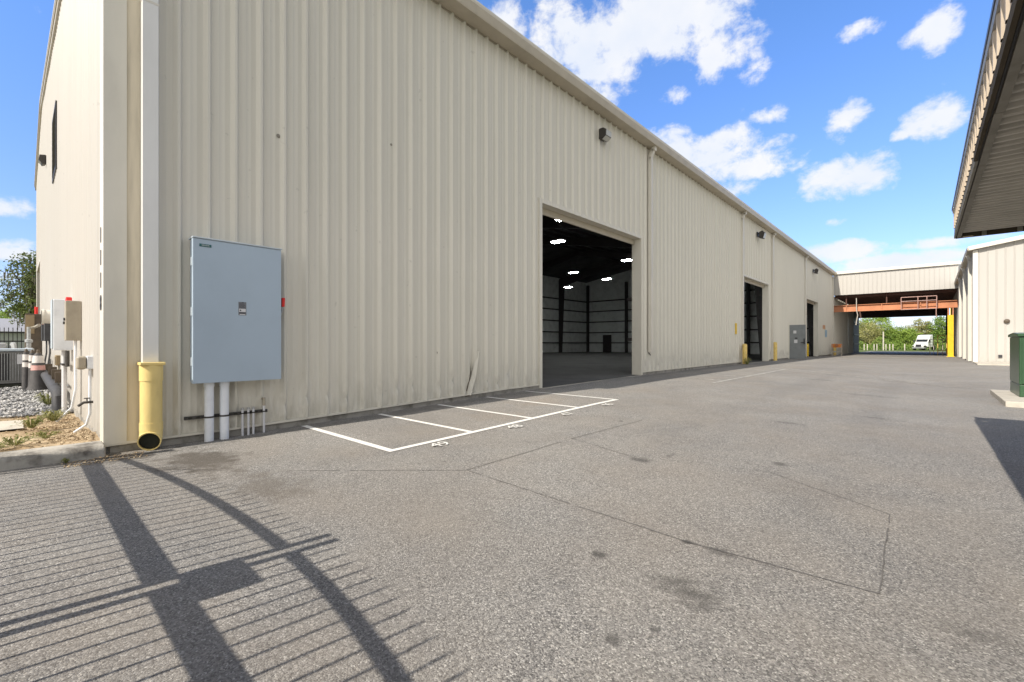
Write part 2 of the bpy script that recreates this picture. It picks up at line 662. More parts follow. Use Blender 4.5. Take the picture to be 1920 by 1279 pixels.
M['black'] = simple('black_void', (.02, .022, .014), .9, var=.4, scale=8)
M['black_paint'] = simple('black_paint', (.02, .02, .022), .45, var=.2)
M['bronze'] = simple('bronze_fixture', (.055, .05, .045), .45, .3, var=.2)
M['lens'] = simple('lamp_lens', (.50, .50, .47), .25, var=.12, scale=12)
M['red'] = simple('red_lever', (.70, .02, .015), .4, var=.1)
M['white_paint'] = simple('road_paint', (.78, .76, .71), .7, var=.12, scale=18)
M['white'] = simple('white_paint', (.82, .82, .80), .35, var=.05)
M['teal'] = simple('teal_badge', (.02, .11, .11), .4, var=.1)
M['label_grey'] = simple('label_grey', (.17, .175, .19), .5, var=.1)
M['label_white'] = simple('label_white', (.62, .62, .63), .5, var=.05)
M['ink'] = simple('ink', (.03, .03, .035), .6, var=.1)
M['beige_box'] = simple('beige_box', (.36, .32, .25), .5, var=.15)
M['orange'] = simple('orange_beam_paint', (.50, .205, .095), .55, var=.2, scale=2)
M['pink_rail'] = simple('faded_red_rail', (.44, .27, .23), .6, var=.2)
M['bounce_trim'] = simple('bounce_tinted_trim', (.62, .55, .42), .5, var=.22, scale=2.5, stretch=(3, 3, .25))  # streaked trim, yellowed in its colour for light bounced off the yellow pipe
M['rope'] = simple('pale_cable', (.48, .44, .38), .7, var=.1)
M['door_grey'] = simple('grey_door', (.20, .215, .22), .45, var=.15, scale=3)
M['canopy_edge'] = simple('dark_roof_edge', (.035, .04, .05), .35, .2, var=.3)
M['canopy_band'] = simple('tan_band', (.70, .58, .44), .6, var=.12, scale=5)
M['canopy_trim'] = simple('bronze_trim', (.085, .07, .05), .85, var=.2, scale=6, spec=.1)
M['canopy_frame'] = simple('grey_soffit_frame', (.27, .255, .22), .8, var=.2, scale=8, spec=.15)
M['soffit'] = simple('soffit_sheet', (.50, .47, .41), .5, var=.15, scale=3)
M['green_box'] = simple('transformer_green', (.035, .085, .04), .3, var=.12, scale=2)
M['car_paint'] = simple('blue_grey_paint', (.05, .07, .11), .25, .3, var=.1)
M['glass'] = simple('dark_glass', (.02, .025, .03), .08, var=.1)
M['rubber'] = simple('rubber', (.025, .025, .025), .85, var=.3)
M['cone_dark'] = simple('faded_cone', (.075, .07, .068), .7, var=.3, scale=5)
M['band_white'] = simple('reflective_band', (.66, .62, .58), .5, var=.12, scale=10)
M['band_pink'] = simple('faded_red_band', (.62, .34, .30), .5, var=.12, scale=10)
M['ac'] = simple('condenser_cabinet', (.22, .215, .205), .5, var=.15, scale=4)
M['ac_dark'] = simple('condenser_coil', (.03, .03, .032), .6, var=.3, scale=30)
M['pipe_grey'] = simple('insulated_pipe', (.055, .055, .058), .7, var=.3, scale=8)
M['meter'] = simple('gas_meter_paint', (.42, .43, .43), .45, .3, var=.2, scale=10)
M['brown_box'] = simple('brown_cabinet', (.10, .075, .05), .6, var=.3, scale=5)
M['brick_tan'] = simple('tan_panel', (.28, .21, .12), .7, var=.2)
M['house_wall'] = simple('pale_house_wall', (.5, .5, .48), .7, var=.1)
M['house_roof'] = simple('grey_shingle', (.33, .33, .35), .8, var=.15, scale=10)
M['seam'] = simple('crack_filler', (.135, .126, .115), .8, var=.4, scale=20)
M['sign_blue'] = simple('pale_blue_sign', (.35, .52, .66), .5, var=.15, scale=15)
M['sign_orange'] = simple('orange_sign', (.62, .33, .18), .6, var=.2, scale=15)
M['barricade'] = simple('barricade_orange', (.70, .24, .05), .5, var=.3, scale=12)
M['mast'] = M['galv']


def ground_mat(name, cols, scale, bmp=.6, bscale=20):
    m, nt, b = new_mat(name)
    v = coords(nt)
    f = noise(nt, v, scale, 8, .68, .3)
    c = ramp(nt, f, [(.28, cols[0]), (.45, cols[1]), (.58, cols[2]), (.74, cols[3])])
    f2 = noise(nt, v, scale * 12, 4, .6)
    c = mix(nt, ramp(nt, f2, [(.45, 0.0), (.75, .5)]), c, cols[0])
    nt.links.new(c, b.inputs['Base Color'])
    b.inputs['Roughness'].default_value = .95
    b.inputs['Specular IOR Level'].default_value = .15
    bump(nt, b, noise(nt, v, bscale, 6, .65), bmp, .03)
    return m


M['dirt'] = ground_mat('sandy_dirt', [(.16, .11, .065), (.38, .28, .17), (.52, .41, .27), (.60, .51, .36)], 1.2)
M['grass_ground'] = ground_mat('grass_ground', [(.05, .07, .02), (.09, .13, .035), (.16, .19, .06), (.30, .27, .14)], .4)
M['gravel_bed'] = ground_mat('gravel_bed', [(.08, .08, .08), (.16, .16, .165), (.25, .25, .25), (.36, .35, .33)], 9)


def island_mat(name, stops, rough=.6, transl=0.0, spec=.3):
    m, nt, b = new_mat(name)
    g = node(nt, 'ShaderNodeNewGeometry')
    c = ramp(nt, g.outputs['Random Per Island'], stops)
    v = coords(nt)
    f = noise(nt, v, .5, 2)
    c = mix(nt, ramp(nt, f, [(.35, .0), (.65, .45)]), c, stops[-1][1])
    nt.links.new(c, b.inputs['Base Color'])
    b.inputs['Roughness'].default_value = rough
    b.inputs['Specular IOR Level'].default_value = spec
    if transl:
        t = node(nt, 'ShaderNodeBsdfTranslucent')
        nt.links.new(c, t.inputs['Color'])
        ms = node(nt, 'ShaderNodeMixShader')
        ms.inputs[0].default_value = transl
        o = nt.nodes['Material Output']
        nt.links.new(b.outputs[0], ms.inputs[1])
        nt.links.new(t.outputs[0], ms.inputs[2])
        nt.links.new(ms.outputs[0], o.inputs['Surface'])
    return m


M['leaf_a'] = island_mat('leaf_bright', [(0, (0.121, 0.203, 0.027)), (0.600, (0.257, 0.392, 0.068)), (1, (0.432, 0.540, 0.121))], .55, .3)
M['leaf_b'] = island_mat('leaf_mid', [(0, (0.081, 0.162, 0.027)), (0.600, (0.176, 0.297, 0.054)), (1, (0.324, 0.419, 0.095))], .55, .3)
M['leaf_c'] = island_mat('leaf_olive', [(0, (0.176, 0.189, 0.054)), (0.600, (0.351, 0.351, 0.121)), (1, (0.513, 0.486, 0.230))], .55, .25)
M['leaf_oak'] = island_mat('leaf_oak', [(0, (.07, .085, .03)), (.5, (.13, .17, .05)), (1, (.21, .25, .07))], .6, .25)
M['moss'] = island_mat('grey_moss', [(0, (.09, .08, .06)), (.5, (.15, .135, .10)), (1, (.20, .18, .14))], .8, .2)
M['weed'] = island_mat('weed_leaf', [(0, (.10, .13, .03)), (.5, (.20, .22, .07)), (1, (.34, .32, .14))], .6, .3)
M['stone'] = island_mat('stone_mix', [(0, (.07, .075, .085)), (.35, (.17, .175, .185)), (.7, (.30, .30, .30)), (1, (.62, .60, .57))], .8)
M['litter'] = island_mat('litter_mix', [(0, (.14, .09, .05)), (.5, (.32, .23, .14)), (1, (.52, .42, .28))], .9)
M['bark'] = simple('bark', (.16, .13, .10), .9, var=.4, scale=6, stretch=(4, 4, .6), bmp=.6, bscale=12)
M['bark_pale'] = simple('pale_bark', (.36, .33, .27), .9, var=.3, scale=6, stretch=(4, 4, .6))


def emit_mat(name, col, strength):
    m, nt, b = new_mat(name)
    b.inputs['Base Color'].default_value = (.8, .8, .8, 1)
    b.inputs['Emission Color'].default_value = (*col, 1)
    b.inputs['Emission Strength'].default_value = strength
    return m


M['tube_light'] = emit_mat('lit_tube', (.96, 1, .98), 130.0)


# ------------------------------------------------------------------ ground
def sheet(xs, ys, zf):
    mb = MB()
    n = len(xs)
    for y in ys:
        for x in xs:
            mb.v.append((x, y, zf(x, y)))
    for j in range(len(ys) - 1):
        for i in range(n - 1):
            mb.f.append((j * n + i, j * n + i + 1, (j + 1) * n + i + 1, (j + 1) * n + i))
            mb.s.append(True)
    return mb


def frange(a, b, s):
    n = max(1, int(round((b - a) / s)))
    return [a + (b - a) * i / n for i in range(n + 1)]


WX = -6.70        # wall plane of the long warehouse side
Y0, Y1 = .67, 50.6
gx = [-3000, -400, -120, -60] + frange(-40, -7, 3) + [-6.95, -6.8, -6.5] + frange(-6, 4, .5) + [8, 16, 40, 120, 400, 3000]
gy = [-2000, -300, -80, -30] + frange(-12, 36, 1) + [40, 45, 50, 60, 70, 85, 95, 110, 130, 160, 220, 400, 900, 4000]
g = sheet(gx, gy, lambda x, y: gz(x, y) - .03).build('ground', M['grass_ground'], fix=False)
g['kind'] = 'structure'
ax = [-6.72, -6.5] + frange(-6, 4, .5) + [8, 16, 30]
ay = [-30, -20] + frange(-12, 36, 1) + [40, 45, 50, 60, 70, 85, 88]
g = sheet(ax, ay, gz).build('driveway', M['asphalt'], fix=False)
g['kind'] = 'structure'
# strip of earth and gravel beside the end wall, held by the kerb
dx = frange(-34, -6.8, .4)
dy = frange(-14, .69, .35)


def dirt_z(x, y):
    s = min(max((-6.8 - x) / 3.0, 0), 1)
    return .065 - .09 * s + .02 * sin(x * 3.1) * sin(y * 2.3) + .012 * sin(x * 7.7 + y * 5)


g = sheet(dx, dy, dirt_z).build('dirt_strip', M['dirt'], fix=False)
g['kind'] = 'structure'
g = sheet(frange(-26, -11.0, .5), frange(-12, .68, .4), lambda x, y: dirt_z(x, y) + .022).build('gravel_bed', M['gravel_bed'], fix=False)
g['kind'] = 'structure'
kb = MB()
kp = [(-6.50, -.10), (-6.515, .045), (-6.55, .075), (-6.80, .085), (-6.86, .07), (-6.86, -.1)]
for i, (a, b_) in enumerate([(-8.0, -4.9), (-4.89, -1.9), (-1.89, .638)]):
    kb.prism(kp, lambda p, q, t: (p, t, q), a, b_)
k = kb.build('kerb', M['kerb'], bevel=.022)
k['kind'] = 'structure'

# painted stall lines on the asphalt


def strip(mb, pts, w, lift=.004, step=.35, skip=0.0):
    for (a, b_) in zip(pts[:-1], pts[1:]):
        a, b_ = Vector((a[0], a[1])), Vector((b_[0], b_[1]))
        d = (b_ - a)
        n = max(1, int(d.length / step))
        s = Vector((-d.y, d.x)).normalized() * w / 2
        for i in range(n):
            if skip and random.random() < skip:
                continue
            p, q = a + d * i / n, a + d * (i + 1) / n
            mb.face([(*c, gz(c[0], c[1]) + lift) for c in (p - s, q - s, q + s, p + s)])


ml = MB()
strip(ml, [(-4.37, 2.738), (-4.37, 7.68)], .085, .006)
for y in (2.78, 3.99, 5.20, 6.42, 7.64):
    strip(ml, [(-6.62, y), (-4.41, y)], .085 if y < 3 else .075, .0055)
g = ml.build('stall_lines', M['white_paint'], fix=False)
g['kind'] = 'structure'
tn = MB()
for s, y in (('49', 3.30), ('48', 4.58), ('47', 5.80), ('46', 6.98)):
    o = text_mesh('stall_number', s, .25, M['white_paint'], (-4.17, y, gz(-4.17, y) + .012), (0, 0, pi / 2), bold=.002)
    o['kind'] = 'structure'


def faded_paint():
    m, nt, b = new_mat('worn_road_paint')
    v = coords(nt)
    f = noise(nt, v, 9, 6, .7)
    c = mix(nt, ramp(nt, f, [(.42, 0.0), (.62, .8)]), (.24, .23, .215), (.55, .54, .50))
    nt.links.new(c, b.inputs['Base Color'])
    b.inputs['Roughness'].default_value = .8
    return m


M['faded_paint'] = faded_paint()
ml = MB()
strip(ml, [(-4.13, 12.1), (-4.13, 20.0)], .09, .006)
for y in (13.2, 15.0, 16.8, 18.5):
    strip(ml, [(-5.2, y), (-4.2, y - .2)], .08, .0055)
strip(ml, [(-4.0, 20.2), (.9, 16.6)], .09, .0065)
g = ml.build('worn_stall_lines', M['faded_paint'], fix=False)
g['kind'] = 'structure'
# saw-cut seams of old trench patches
ms = MB()


def wobble(pts, amp=.006, step=.18):
    out = []
    for a, b_ in zip(pts[:-1], pts[1:]):
        d = sqrt((b_[0] - a[0]) ** 2 + (b_[1] - a[1]) ** 2)
        n = max(1, int(d / step))
        for i in range(n):
            t = i / n
            out.append((a[0] + (b_[0] - a[0]) * t + random.uniform(-amp, amp), a[1] + (b_[1] - a[1]) * t + random.uniform(-amp, amp)))
    out.append(pts[-1])
    return out


for pts, w in (([(-5.79, .69), (-4.79, 1.46), (-3.2, 2.845)], .008), ([(-3.2, 2.845), (-3.2, 4.53), (-3.1, 6.2)], .010), ([(-3.2, 2.845), (-1.08, 2.737), (-.29, 2.79)], .009),
               ([(-.185, 2.80), (-.213, 4.12)], .007), ([(-.213, 4.12), (-1.10, 4.66), (-2.3, 4.30), (-3.2, 4.55)], .006), ([(-.29, 2.79), (-.18, 2.80)], .008)):
    strip(ms, wobble(pts, .004, .1), w * random.uniform(.8, 1.0), .0045, .2, .12)
g = ms.build('pavement_seam', M['seam'], fix=False)
g['kind'] = 'structure'


# ------------------------------------------------------------------ ribbed sheeting
def rib_profile(length, first=.12, pitch=.305, h=.032, minor=True):
    """list of (s, out, rib index) along a sheeted wall"""
    pts = [(0.0, 0.0, -1)]
    k = 0
    c = first
    while c < length - .04:
        w_ = .013
        pts += [(c - w_ - h * .95, 0, k), (c - w_, h, k), (c + w_, h, k), (c + w_ + h * .6, 0, k)]
        if minor and c + .24 < length:
            for mm in (.118, .187):
                pts += [(c + mm - .014, 0, -1), (c + mm - .006, .0045, -1), (c + mm + .006, .0045, -1), (c + mm + .014, 0, -1)]
        c += pitch
        k += 1
    pts.append((length, 0.0, -1))
    return pts


def ribbed_wall(place, length, zlow, zhigh, first=.12, openings=(), rows=(), foot_rows=(), disp=None, h=.046, minor=True, head=4.45):
    """place(s, out, z) -> xyz; openings (s0, s1) with a common head height"""
    pts = rib_profile(length, first, h=h, minor=minor)
    for (a, b_) in openings:
        pts = [p for p in pts if not (min(abs(p[0] - a), abs(p[0] - b_)) < .02)]
        pts += [(a, 0.0, -1), (b_, 0.0, -1)]
    pts.sort(key=lambda p: p[0])
    mb = MB()
    cols = []
    for (s, o, k) in pts:
        zl, zh = zlow(s), zhigh(s)
        zz = [zl + f for f in foot_rows] + [r for r in rows if r > zl + (foot_rows[-1] if foot_rows else 0)]
        zz = [zl] + [z for z in zz if zl < z < zh] + [zh]
        col = []
        for z in zz:
            oo = o + (disp(s, z, o, k, z - zl) if disp else 0)
            col.append(len(mb.v))
            mb.v.append(tuple(place(s, oo, z)))
        cols.append((s, zz, col))
    for (s0, z0, c0), (s1, z1, c1) in zip(cols[:-1], cols[1:]):
        n = min(len(c0), len(c1))
        sm = (s0 + s1) / 2
        hole = any(a - 1e-4 < sm < b_ + 1e-4 for (a, b_) in openings)
        for i in range(n - 1):
            lo, hi = i, i + 1
            if len(c0) != len(c1) and i == n - 2:
                mb.f.append((c0[i], c1[i], *c1[i + 1:], *reversed(c0[i + 1:])))
                mb.s.append(False)
                break
            if hole and (z0[i] + z0[i + 1]) / 2 < head:
                continue
            mb.f.append((c0[lo], c1[lo], c1[hi], c0[hi]))
            mb.s.append(False)
    return mb


# ------------------------------------------------------------------ main warehouse
wh = thing('warehouse', 'long cream ribbed metal warehouse with tall open bay doors', 'warehouse', (WX, Y0, 0))
EAVE = 7.46
RIDGE_X, RIDGE_Z, XW = -25.4, 10.46, -33.5
SL = (RIDGE_Z - 7.55) / (WX - RIDGE_X)


def roof_z(x):
    return 7.55 + SL * (WX - x) if x > RIDGE_X else RIDGE_Z - SL * (RIDGE_X - x)


DOORS = [(8.28, 13.20), (23.56, 28.33), (38.89, 43.4)]
HEAD = 4.45
rng = random.Random(3)
dents = {}
for i in range(400):
    dents[i] = (rng.choice([.14, .22, .30, .22, .30]), rng.uniform(.4, 1.2) if rng.random() < .75 else 0, rng.uniform(-.009, .009))
S0 = .27   # siding starts after the corner trim


def wall_disp(s, z, o, k, dz):
    y = Y0 + S0 + s
    d = .004 * sin(y * 2.1 + z * 1.3) * sin(z * .9 + y * .4)
    if k >= 0:
        zr, amt, sh = dents.get(k, (.2, 0, 0))
        if abs(dz - zr) < .01 and o > .02:
            d -= o * amt
        if dz < .5:
            d += sh * (1 - dz / .5)
    # the gash a truck left beside the first door
    q = math.exp(-((y - 6.13) / .10) ** 2)
    if .02 < dz < .8:
        d -= .11 * q * (1 - abs(dz - .3) / .55 if abs(dz - .3) < .55 else 0)
    q2 = math.exp(-((y - 6.02) / .05) ** 2)
    if dz < .9:
        d += .05 * q2 * max(0, 1 - abs(dz - .42) / .4)
    return d


foot = (.06, .14, .22, .30, .42, .58, .75, .95)
side = ribbed_wall(lambda s, o, z: (WX + o, Y0 + S0 + s, z), Y1 - Y0 - S0, lambda s: gz(WX, Y0 + S0 + s) + .10, lambda s: EAVE,
                   first=(1.315 - Y0 - S0) % .305, openings=[(a - Y0 - S0, b_ - Y0 - S0) for a, b_ in DOORS], rows=(1.4, 2.2, 3.2, HEAD, 5.4, 6.4), foot_rows=foot, disp=wall_disp, head=HEAD)
side.build('side_wall', M['wall'], wh)
gable = ribbed_wall(lambda s, o, z: (WX - .27 - s, Y0 - o, z), -(XW - WX) - .27, lambda s: .10, lambda s: roof_z(WX - .27 - s) - .03,
                    first=.22, rows=(.4, 1, 2, 3.5, 4.7, 6), openings=[(20.83, 25.33)], head=4.7, disp=lambda s, z, o, k, dz: .003 * sin(s * 1.7 + z))
gable.build('gable_wall', siding_mat('gable_siding', (.525, .50, .46), streak=.05), wh)
# other outside walls, plain
ow = MB()
ow.box(XW, XW + .03, Y0, Y1, 0, roof_z(XW) + .03)
ow.face([(XW + .03, Y1, 0), (WX - .001, Y1, 0), (WX - .001, Y1, 7.548), (RIDGE_X, Y1, RIDGE_Z), (XW + .03, Y1, roof_z(XW))])
ow.build('rear_wall', M['wall'], wh)
# liners: pale insulation facing into the hall
ln = MB()
LX = WX - .28
prev = Y0 + .05
for a, b_ in DOORS + [(Y1 - .3, None)]:
    ln.face([(LX, prev, .2), (LX, a, .2), (LX, a, 7.58), (LX, prev, 7.58)])
    if b_:
        ln.face([(LX, a, HEAD), (LX, b_, HEAD), (LX, b_, 7.58), (LX, a, 7.58)])
        prev = b_
ln.face([(-33.2, Y0 + .05, .1), (-33.2, Y1 - .3, .1), (-33.2, Y1 - .3, 9.2), (-33.2, Y0 + .05, 9.2)])
yy = Y0 + .06
ln.face([(-27.8, yy, .1), (LX, yy, .1), (LX, yy, 7.58), (RIDGE_X, yy, RIDGE_Z - .02), (-27.8, yy, roof_z(-27.8) - .02)])
ln.face([(-32.3, yy, 4.7), (-27.8, yy, 4.7), (-27.8, yy, roof_z(-27.8) - .02), (-32.3, yy, roof_z(-32.3) - .02)])
ln.face([(-33.2, yy, .1), (-32.3, yy, .1), (-32.3, yy, roof_z(-32.3) - .02), (-33.2, yy, roof_z(-33.2) - .02)])
for yy in (Y1 - .3,):
    ln.face([(-33.2, yy, .1), (LX, yy, .1), (LX, yy, 7.58), (RIDGE_X, yy, RIDGE_Z - .02), (-33.2, yy, roof_z(-33.2) - .02)])
ln.build('wall_liner', M['liner'], wh, fix=False)
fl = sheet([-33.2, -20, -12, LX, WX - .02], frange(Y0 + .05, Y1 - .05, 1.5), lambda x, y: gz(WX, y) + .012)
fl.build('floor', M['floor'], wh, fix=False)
# roof: sheeting above, dark insulation below
rf = MB()
for (x0, x1) in ((WX + .30, RIDGE_X), (RIDGE_X, XW - .2)):
    za = roof_z(x0) if x0 <= WX else roof_z(WX) - SL * (x0 - WX)
    zb = roof_z(x1)
    p = [(x0, za), (x1, zb), (x1, zb + .05), (x0, za + .05)]
    rf.prism(p, lambda a, b_, t: (a, t, b_), Y0 - .10, Y1 + .1)
rf.build('roof', M['roof'], wh)
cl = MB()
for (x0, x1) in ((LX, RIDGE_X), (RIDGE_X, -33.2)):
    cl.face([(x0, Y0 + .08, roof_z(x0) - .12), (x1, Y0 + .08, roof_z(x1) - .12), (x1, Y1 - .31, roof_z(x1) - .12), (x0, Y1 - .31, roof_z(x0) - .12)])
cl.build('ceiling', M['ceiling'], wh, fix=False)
for i in range(12):
    x = LX - .6 - i * 1.55
    MB().box(x - .03, x + .03, Y0 + .1, Y1 - .35, roof_z(x) - .36, roof_z(x) - .15).build('purlin', M['steel_dark'], wh)
# frames and girts
for z in (1.3, 2.6, 3.95, 5.3, 6.6):
    gi = MB()
    gi.box(-33.18, -32.98, Y0 + .1, Y1 - .5, z - .06, z + .06)
    MB().box(-33.0, LX - .05, Y1 - .52, Y1 - .32, z - .06, z + .06).build('girt', M['steel_dark'], wh)
    prev = Y0 + .1
    for a, b_ in DOORS + [(Y1 - .6, None)]:
        if z < HEAD:
            MB().box(LX - .22, LX - .02, prev, a - .1, z - .05, z + .05).build('girt', M['steel_dark'], wh)
            prev = (b_ or 0) + .1
        elif b_ is None:
            MB().box(LX - .22, LX - .02, Y0 + .1, Y1 - .6, z - .05, z + .05).build('girt', M['steel_dark'], wh)
    gi.build('girt', M['steel_dark'], wh)
for i, y in enumerate((7.3, 14.6, 22.0, 29.4, 37.0, 44.4)):
    fr = MB()
    fr.prism([(LX - .03, .1), (LX - .35, .1), (LX - .8, 6.6), (LX - .03, 7.2)], lambda a, b_, t: (a, t, b_), y - .1, y + .1)
    fr.prism([(LX - .03, 7.3), (RIDGE_X, RIDGE_Z - .2), (RIDGE_X, RIDGE_Z - .7), (LX - .8, 6.5)], lambda a, b_, t: (a, t, b_), y - .09, y + .09)
    fr.prism([(-33.15, .1), (-32.75, .1), (-32.4, 8.2), (-33.15, 8.9)], lambda a, b_, t: (a, t, b_), y - .1, y + .1)
    fr.prism([(-33.15, 9.0), (RIDGE_X, RIDGE_Z - .2), (RIDGE_X, RIDGE_Z - .7), (-32.4, 8.1)], lambda a, b_, t: (a, t, b_), y - .09, y + .09)
    fr.build('steel_frame', M['steel_dark'], wh)
for x in (-13.6, -20.5, -27.2, -32.7):
    c = MB()
    c.box(x - .15, x + .15, Y1 - .75, Y1 - .50, .1, min(roof_z(x), 9) - .3)
    c.build('end_column', M['steel_dark'], wh)
e = MB().box(-30.5, -29.3, Y1 - .58, Y1 - .53, .1, 2.3)
e.build('inner_door', M['steel_dark'], wh)
# door jambs and heads
for a, b_ in DOORS:
    f = MB()
    zt = HEAD
    f.box(WX - .29, WX + .034, a - .10, a, gz(WX, a) + .012, zt + .10)
    f.box(WX - .29, WX + .034, b_, b_ + .10, gz(WX, b_) + .012, zt + .10)
    f.box(WX - .289, WX + .033, a, b_, zt, zt + .10)
    fo = f.build('door_frame', M['trim'], wh)
    dt = MB()
    dt.box(WX - .24, WX - .20, a + .03, b_ - .03, zt - .16, zt - .003)
    dt.build('door_bottom_bar', M['gutter'], fo)
    t = MB()
    t.prism([(WX - .28, -.12), (WX + .05, -.12), (WX + .05, .006), (WX - .28, .012)], lambda p, q, s: (p, s, gz(WX, s) + q), a, b_)
    t.build('threshold', M['concrete_pale'], wh)
gf = MB()
for x in (-27.8, -32.4):
    gf.box(x, x + .10, Y0 - .045, Y0 + .28, .1, 4.8)
gf.box(-32.3, -27.8, Y0 - .044, Y0 + .28, 4.7, 4.8)
gf.build('door_frame', M['trim'], wh)
# concrete slab edge and flashing at the foot
prev = Y0 + .02
for a, b_ in DOORS + [(Y1, None)]:
    base, flash = MB(), MB()
    ys = frange(prev, a - .1, 1.0)
    for p, q in zip(ys[:-1], ys[1:]):
        for mb, (xa, xb, za, zb) in ((base, (WX - .25, WX + .012, -.2, .085)), (flash, (WX - .02, WX + .045, .086, .112))):
            mb.v += [(x, y, gz(WX, y) + z) for y in (p, q) for (x, z) in ((xa, za), (xb, za), (xb, zb), (xa, zb))]
            n = len(mb.v) - 8
            for f in ((0, 1, 5, 4), (1, 2, 6, 5), (2, 3, 7, 6), (3, 0, 4, 7), (0, 3, 2, 1), (4, 5, 6, 7)):
                mb.f.append(tuple(n + i for i in f))
                mb.s.append(False)
    prev = (b_ or 0) + .1
    base.build('slab_edge', M['concrete'], wh)
    flash.build('base_flashing', M['trim'], wh)
gb = MB().box(XW, WX - .02, Y0 - .02, Y0 + .2, -.2, .11)
gb.build('end_slab_edge', M['concrete'], wh)
# corner trim, two legs
ct = MB()
ct.prism([(WX + .038, Y0 - .038), (WX + .038, Y0 + .16), (WX + .02, Y0 + .16), (WX + .02, Y0 - .02), (WX - .28, Y0 - .02), (WX - .28, Y0 - .038)], lambda p, q, t: (p, q, t), .03, EAVE)
ct.build('corner_trim', M['trim'], wh)
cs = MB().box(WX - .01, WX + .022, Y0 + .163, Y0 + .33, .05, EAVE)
cs.build('corner_filler', M['bounce_trim'], wh)
ce = MB().box(WX - .04, WX + .05, Y1 - .05, Y1 + .06, .15, EAVE)
ce.build('far_corner_trim', M['trim_white'], wh)
# gutter along the eave
gu = MB()
gp = [(WX - .02, 7.43), (WX + .325, 7.43), (WX + .345, 7.47), (WX + .345, 7.56), (WX + .37, 7.61), (WX + .37, 7.645), (WX + .31, 7.645), (WX + .31, 7.50), (WX - .02, 7.50)]
gu.prism(gp, lambda p, q, t: (p, t, q), Y0 - .08, Y1 + .05)
go = gu.build('gutter', M['gutter'], wh)
gl = MB()
gl.prism([(WX + .347, 7.575), (WX + .376, 7.612), (WX + .376, 7.66), (WX + .366, 7.66)], lambda p, q, t: (p, t, q), Y0 - .085, Y1 + .055)
gl.build('gutter_lip', M['trim_white'], go)
# dark closure gap between siding and soffit
cg = MB().box(WX + .0, WX + .030, Y0 + .3, Y1 - .1, 7.412, 7.428)
cg.build('closure_strip', M['beige_box'], wh)
# rake trim up the gable
rk = MB()
for (x0, x1) in ((WX + .34, RIDGE_X), (RIDGE_X, XW - .2)):
    z0 = 7.55 + SL * (WX - x0)
    z1 = roof_z(x1)
    for (ya, yb, dz0, dz1) in ((Y0 - .085, Y0 - .02, -.16, .02), (Y0 - .105, Y0 - .085, -.02, .06)):
        rk.prism([(x0, z0 + dz0), (x1, z1 + dz0), (x1, z1 + dz1), (x0, z0 + dz1)], lambda p, q, t: (p, t, q), ya, yb)
rk.build('rake_trim', M['gutter'], wh)
rw = MB()
for (x0, x1) in ((WX + .34, RIDGE_X), (RIDGE_X, XW - .2)):
    z0 = 7.55 + SL * (WX - x0)
    z1 = roof_z(x1)
    rw.prism([(x0, z0 + .062), (x1, z1 + .062), (x1, z1 + .12), (x0, z0 + .12)], lambda p, q, t: (p, t, q), Y0 - .115, Y0 + .1)
rw.build('rake_cap', M['trim_white'], wh)
# first downspout: box section into a yellow pipe
dsp = MB()
dsp.box(WX + .006, WX + .135, .952, 1.102, .90, 7.40)
d1 = dsp.build('downspout', M['spout'], wh, bevel=.006)
b = MB()
b.box(WX - .0, WX + .138, .949, 1.105, 5.06, 5.085)
b.build('joint_band', M['trim_white'], d1)
PX, PY = WX + .115, 1.035
yp = MB()
yp.lathe((PX, PY, .74), [(.110, 0), (.110, .185)], 28)
yp.lathe((PX, PY, .18), [(.104, 0), (.104, .6)], 28)
yp.lathe((PX, PY, .17), [(.110, 0), (.110, .09)], 28)
ed = Vector((.95, -.31, 0)).normalized()
R_ = .115
pts = [Vector((PX, PY, .19))]
for k_ in range(9):
    a = pi / 2 * k_ / 8 * .93
    pts.append(Vector((PX, PY, .16)) + ed * (.085 * (1 - cos(a))) + Vector((0, 0, -.095 * sin(a))))
pts.append(pts[-1] + (pts[-1] - pts[-2]).normalized() * .03)
yp.tube(pts, [.108] * len(pts), 28, caps=False)
end = pts[-1]
ydir = (pts[-1] - pts[-2]).normalized()
yp.lathe(end - ydir * .03, [(.097, .03), (.109, .03), (.109, 0)], 28, axis=ydir, closed=False)
ypo = yp.build('drain_pipe', M['yellow_pvc'], d1)
cp = MB().box(PX - .118, PX + .114, PY - .116, PY + .116, .918, .952)
cp.build('pipe_collar', M['yellow_pvc'], ypo, bevel=.008)
yv = MB().lathe(end - ydir * .04, [(.100, 0), (.100, .004)], 28, axis=ydir)
yv.build('pipe_mouth', M['black'], ypo)
# the other downspouts, with hooked tops
for i, (y, z0) in enumerate(((13.72, .90), (23.35, .95), (28.93, .30), (38.04, .65), (50.45, .3))):
    d = MB()
    d.box(WX + .034, WX + .15, y - .06, y + .06, z0, 7.12)
    d.obox((WX + .13, y, 7.22), (0, 1, 0), (.45, 0, 1), (1, 0, -.45), .06, .15, .05)
    d.box(WX + .15, WX + .27, y - .06, y + .06, 7.30, 7.428)
    dd = d.build('downspout', M['trim_white'], wh, bevel=.006)
    if i == 0:
        d = MB().bar((WX + .04, y - .04, .88), (WX + .16, y - .14, .80), .02, .02)
        d.build('strap', M['dark_iron'], dd)

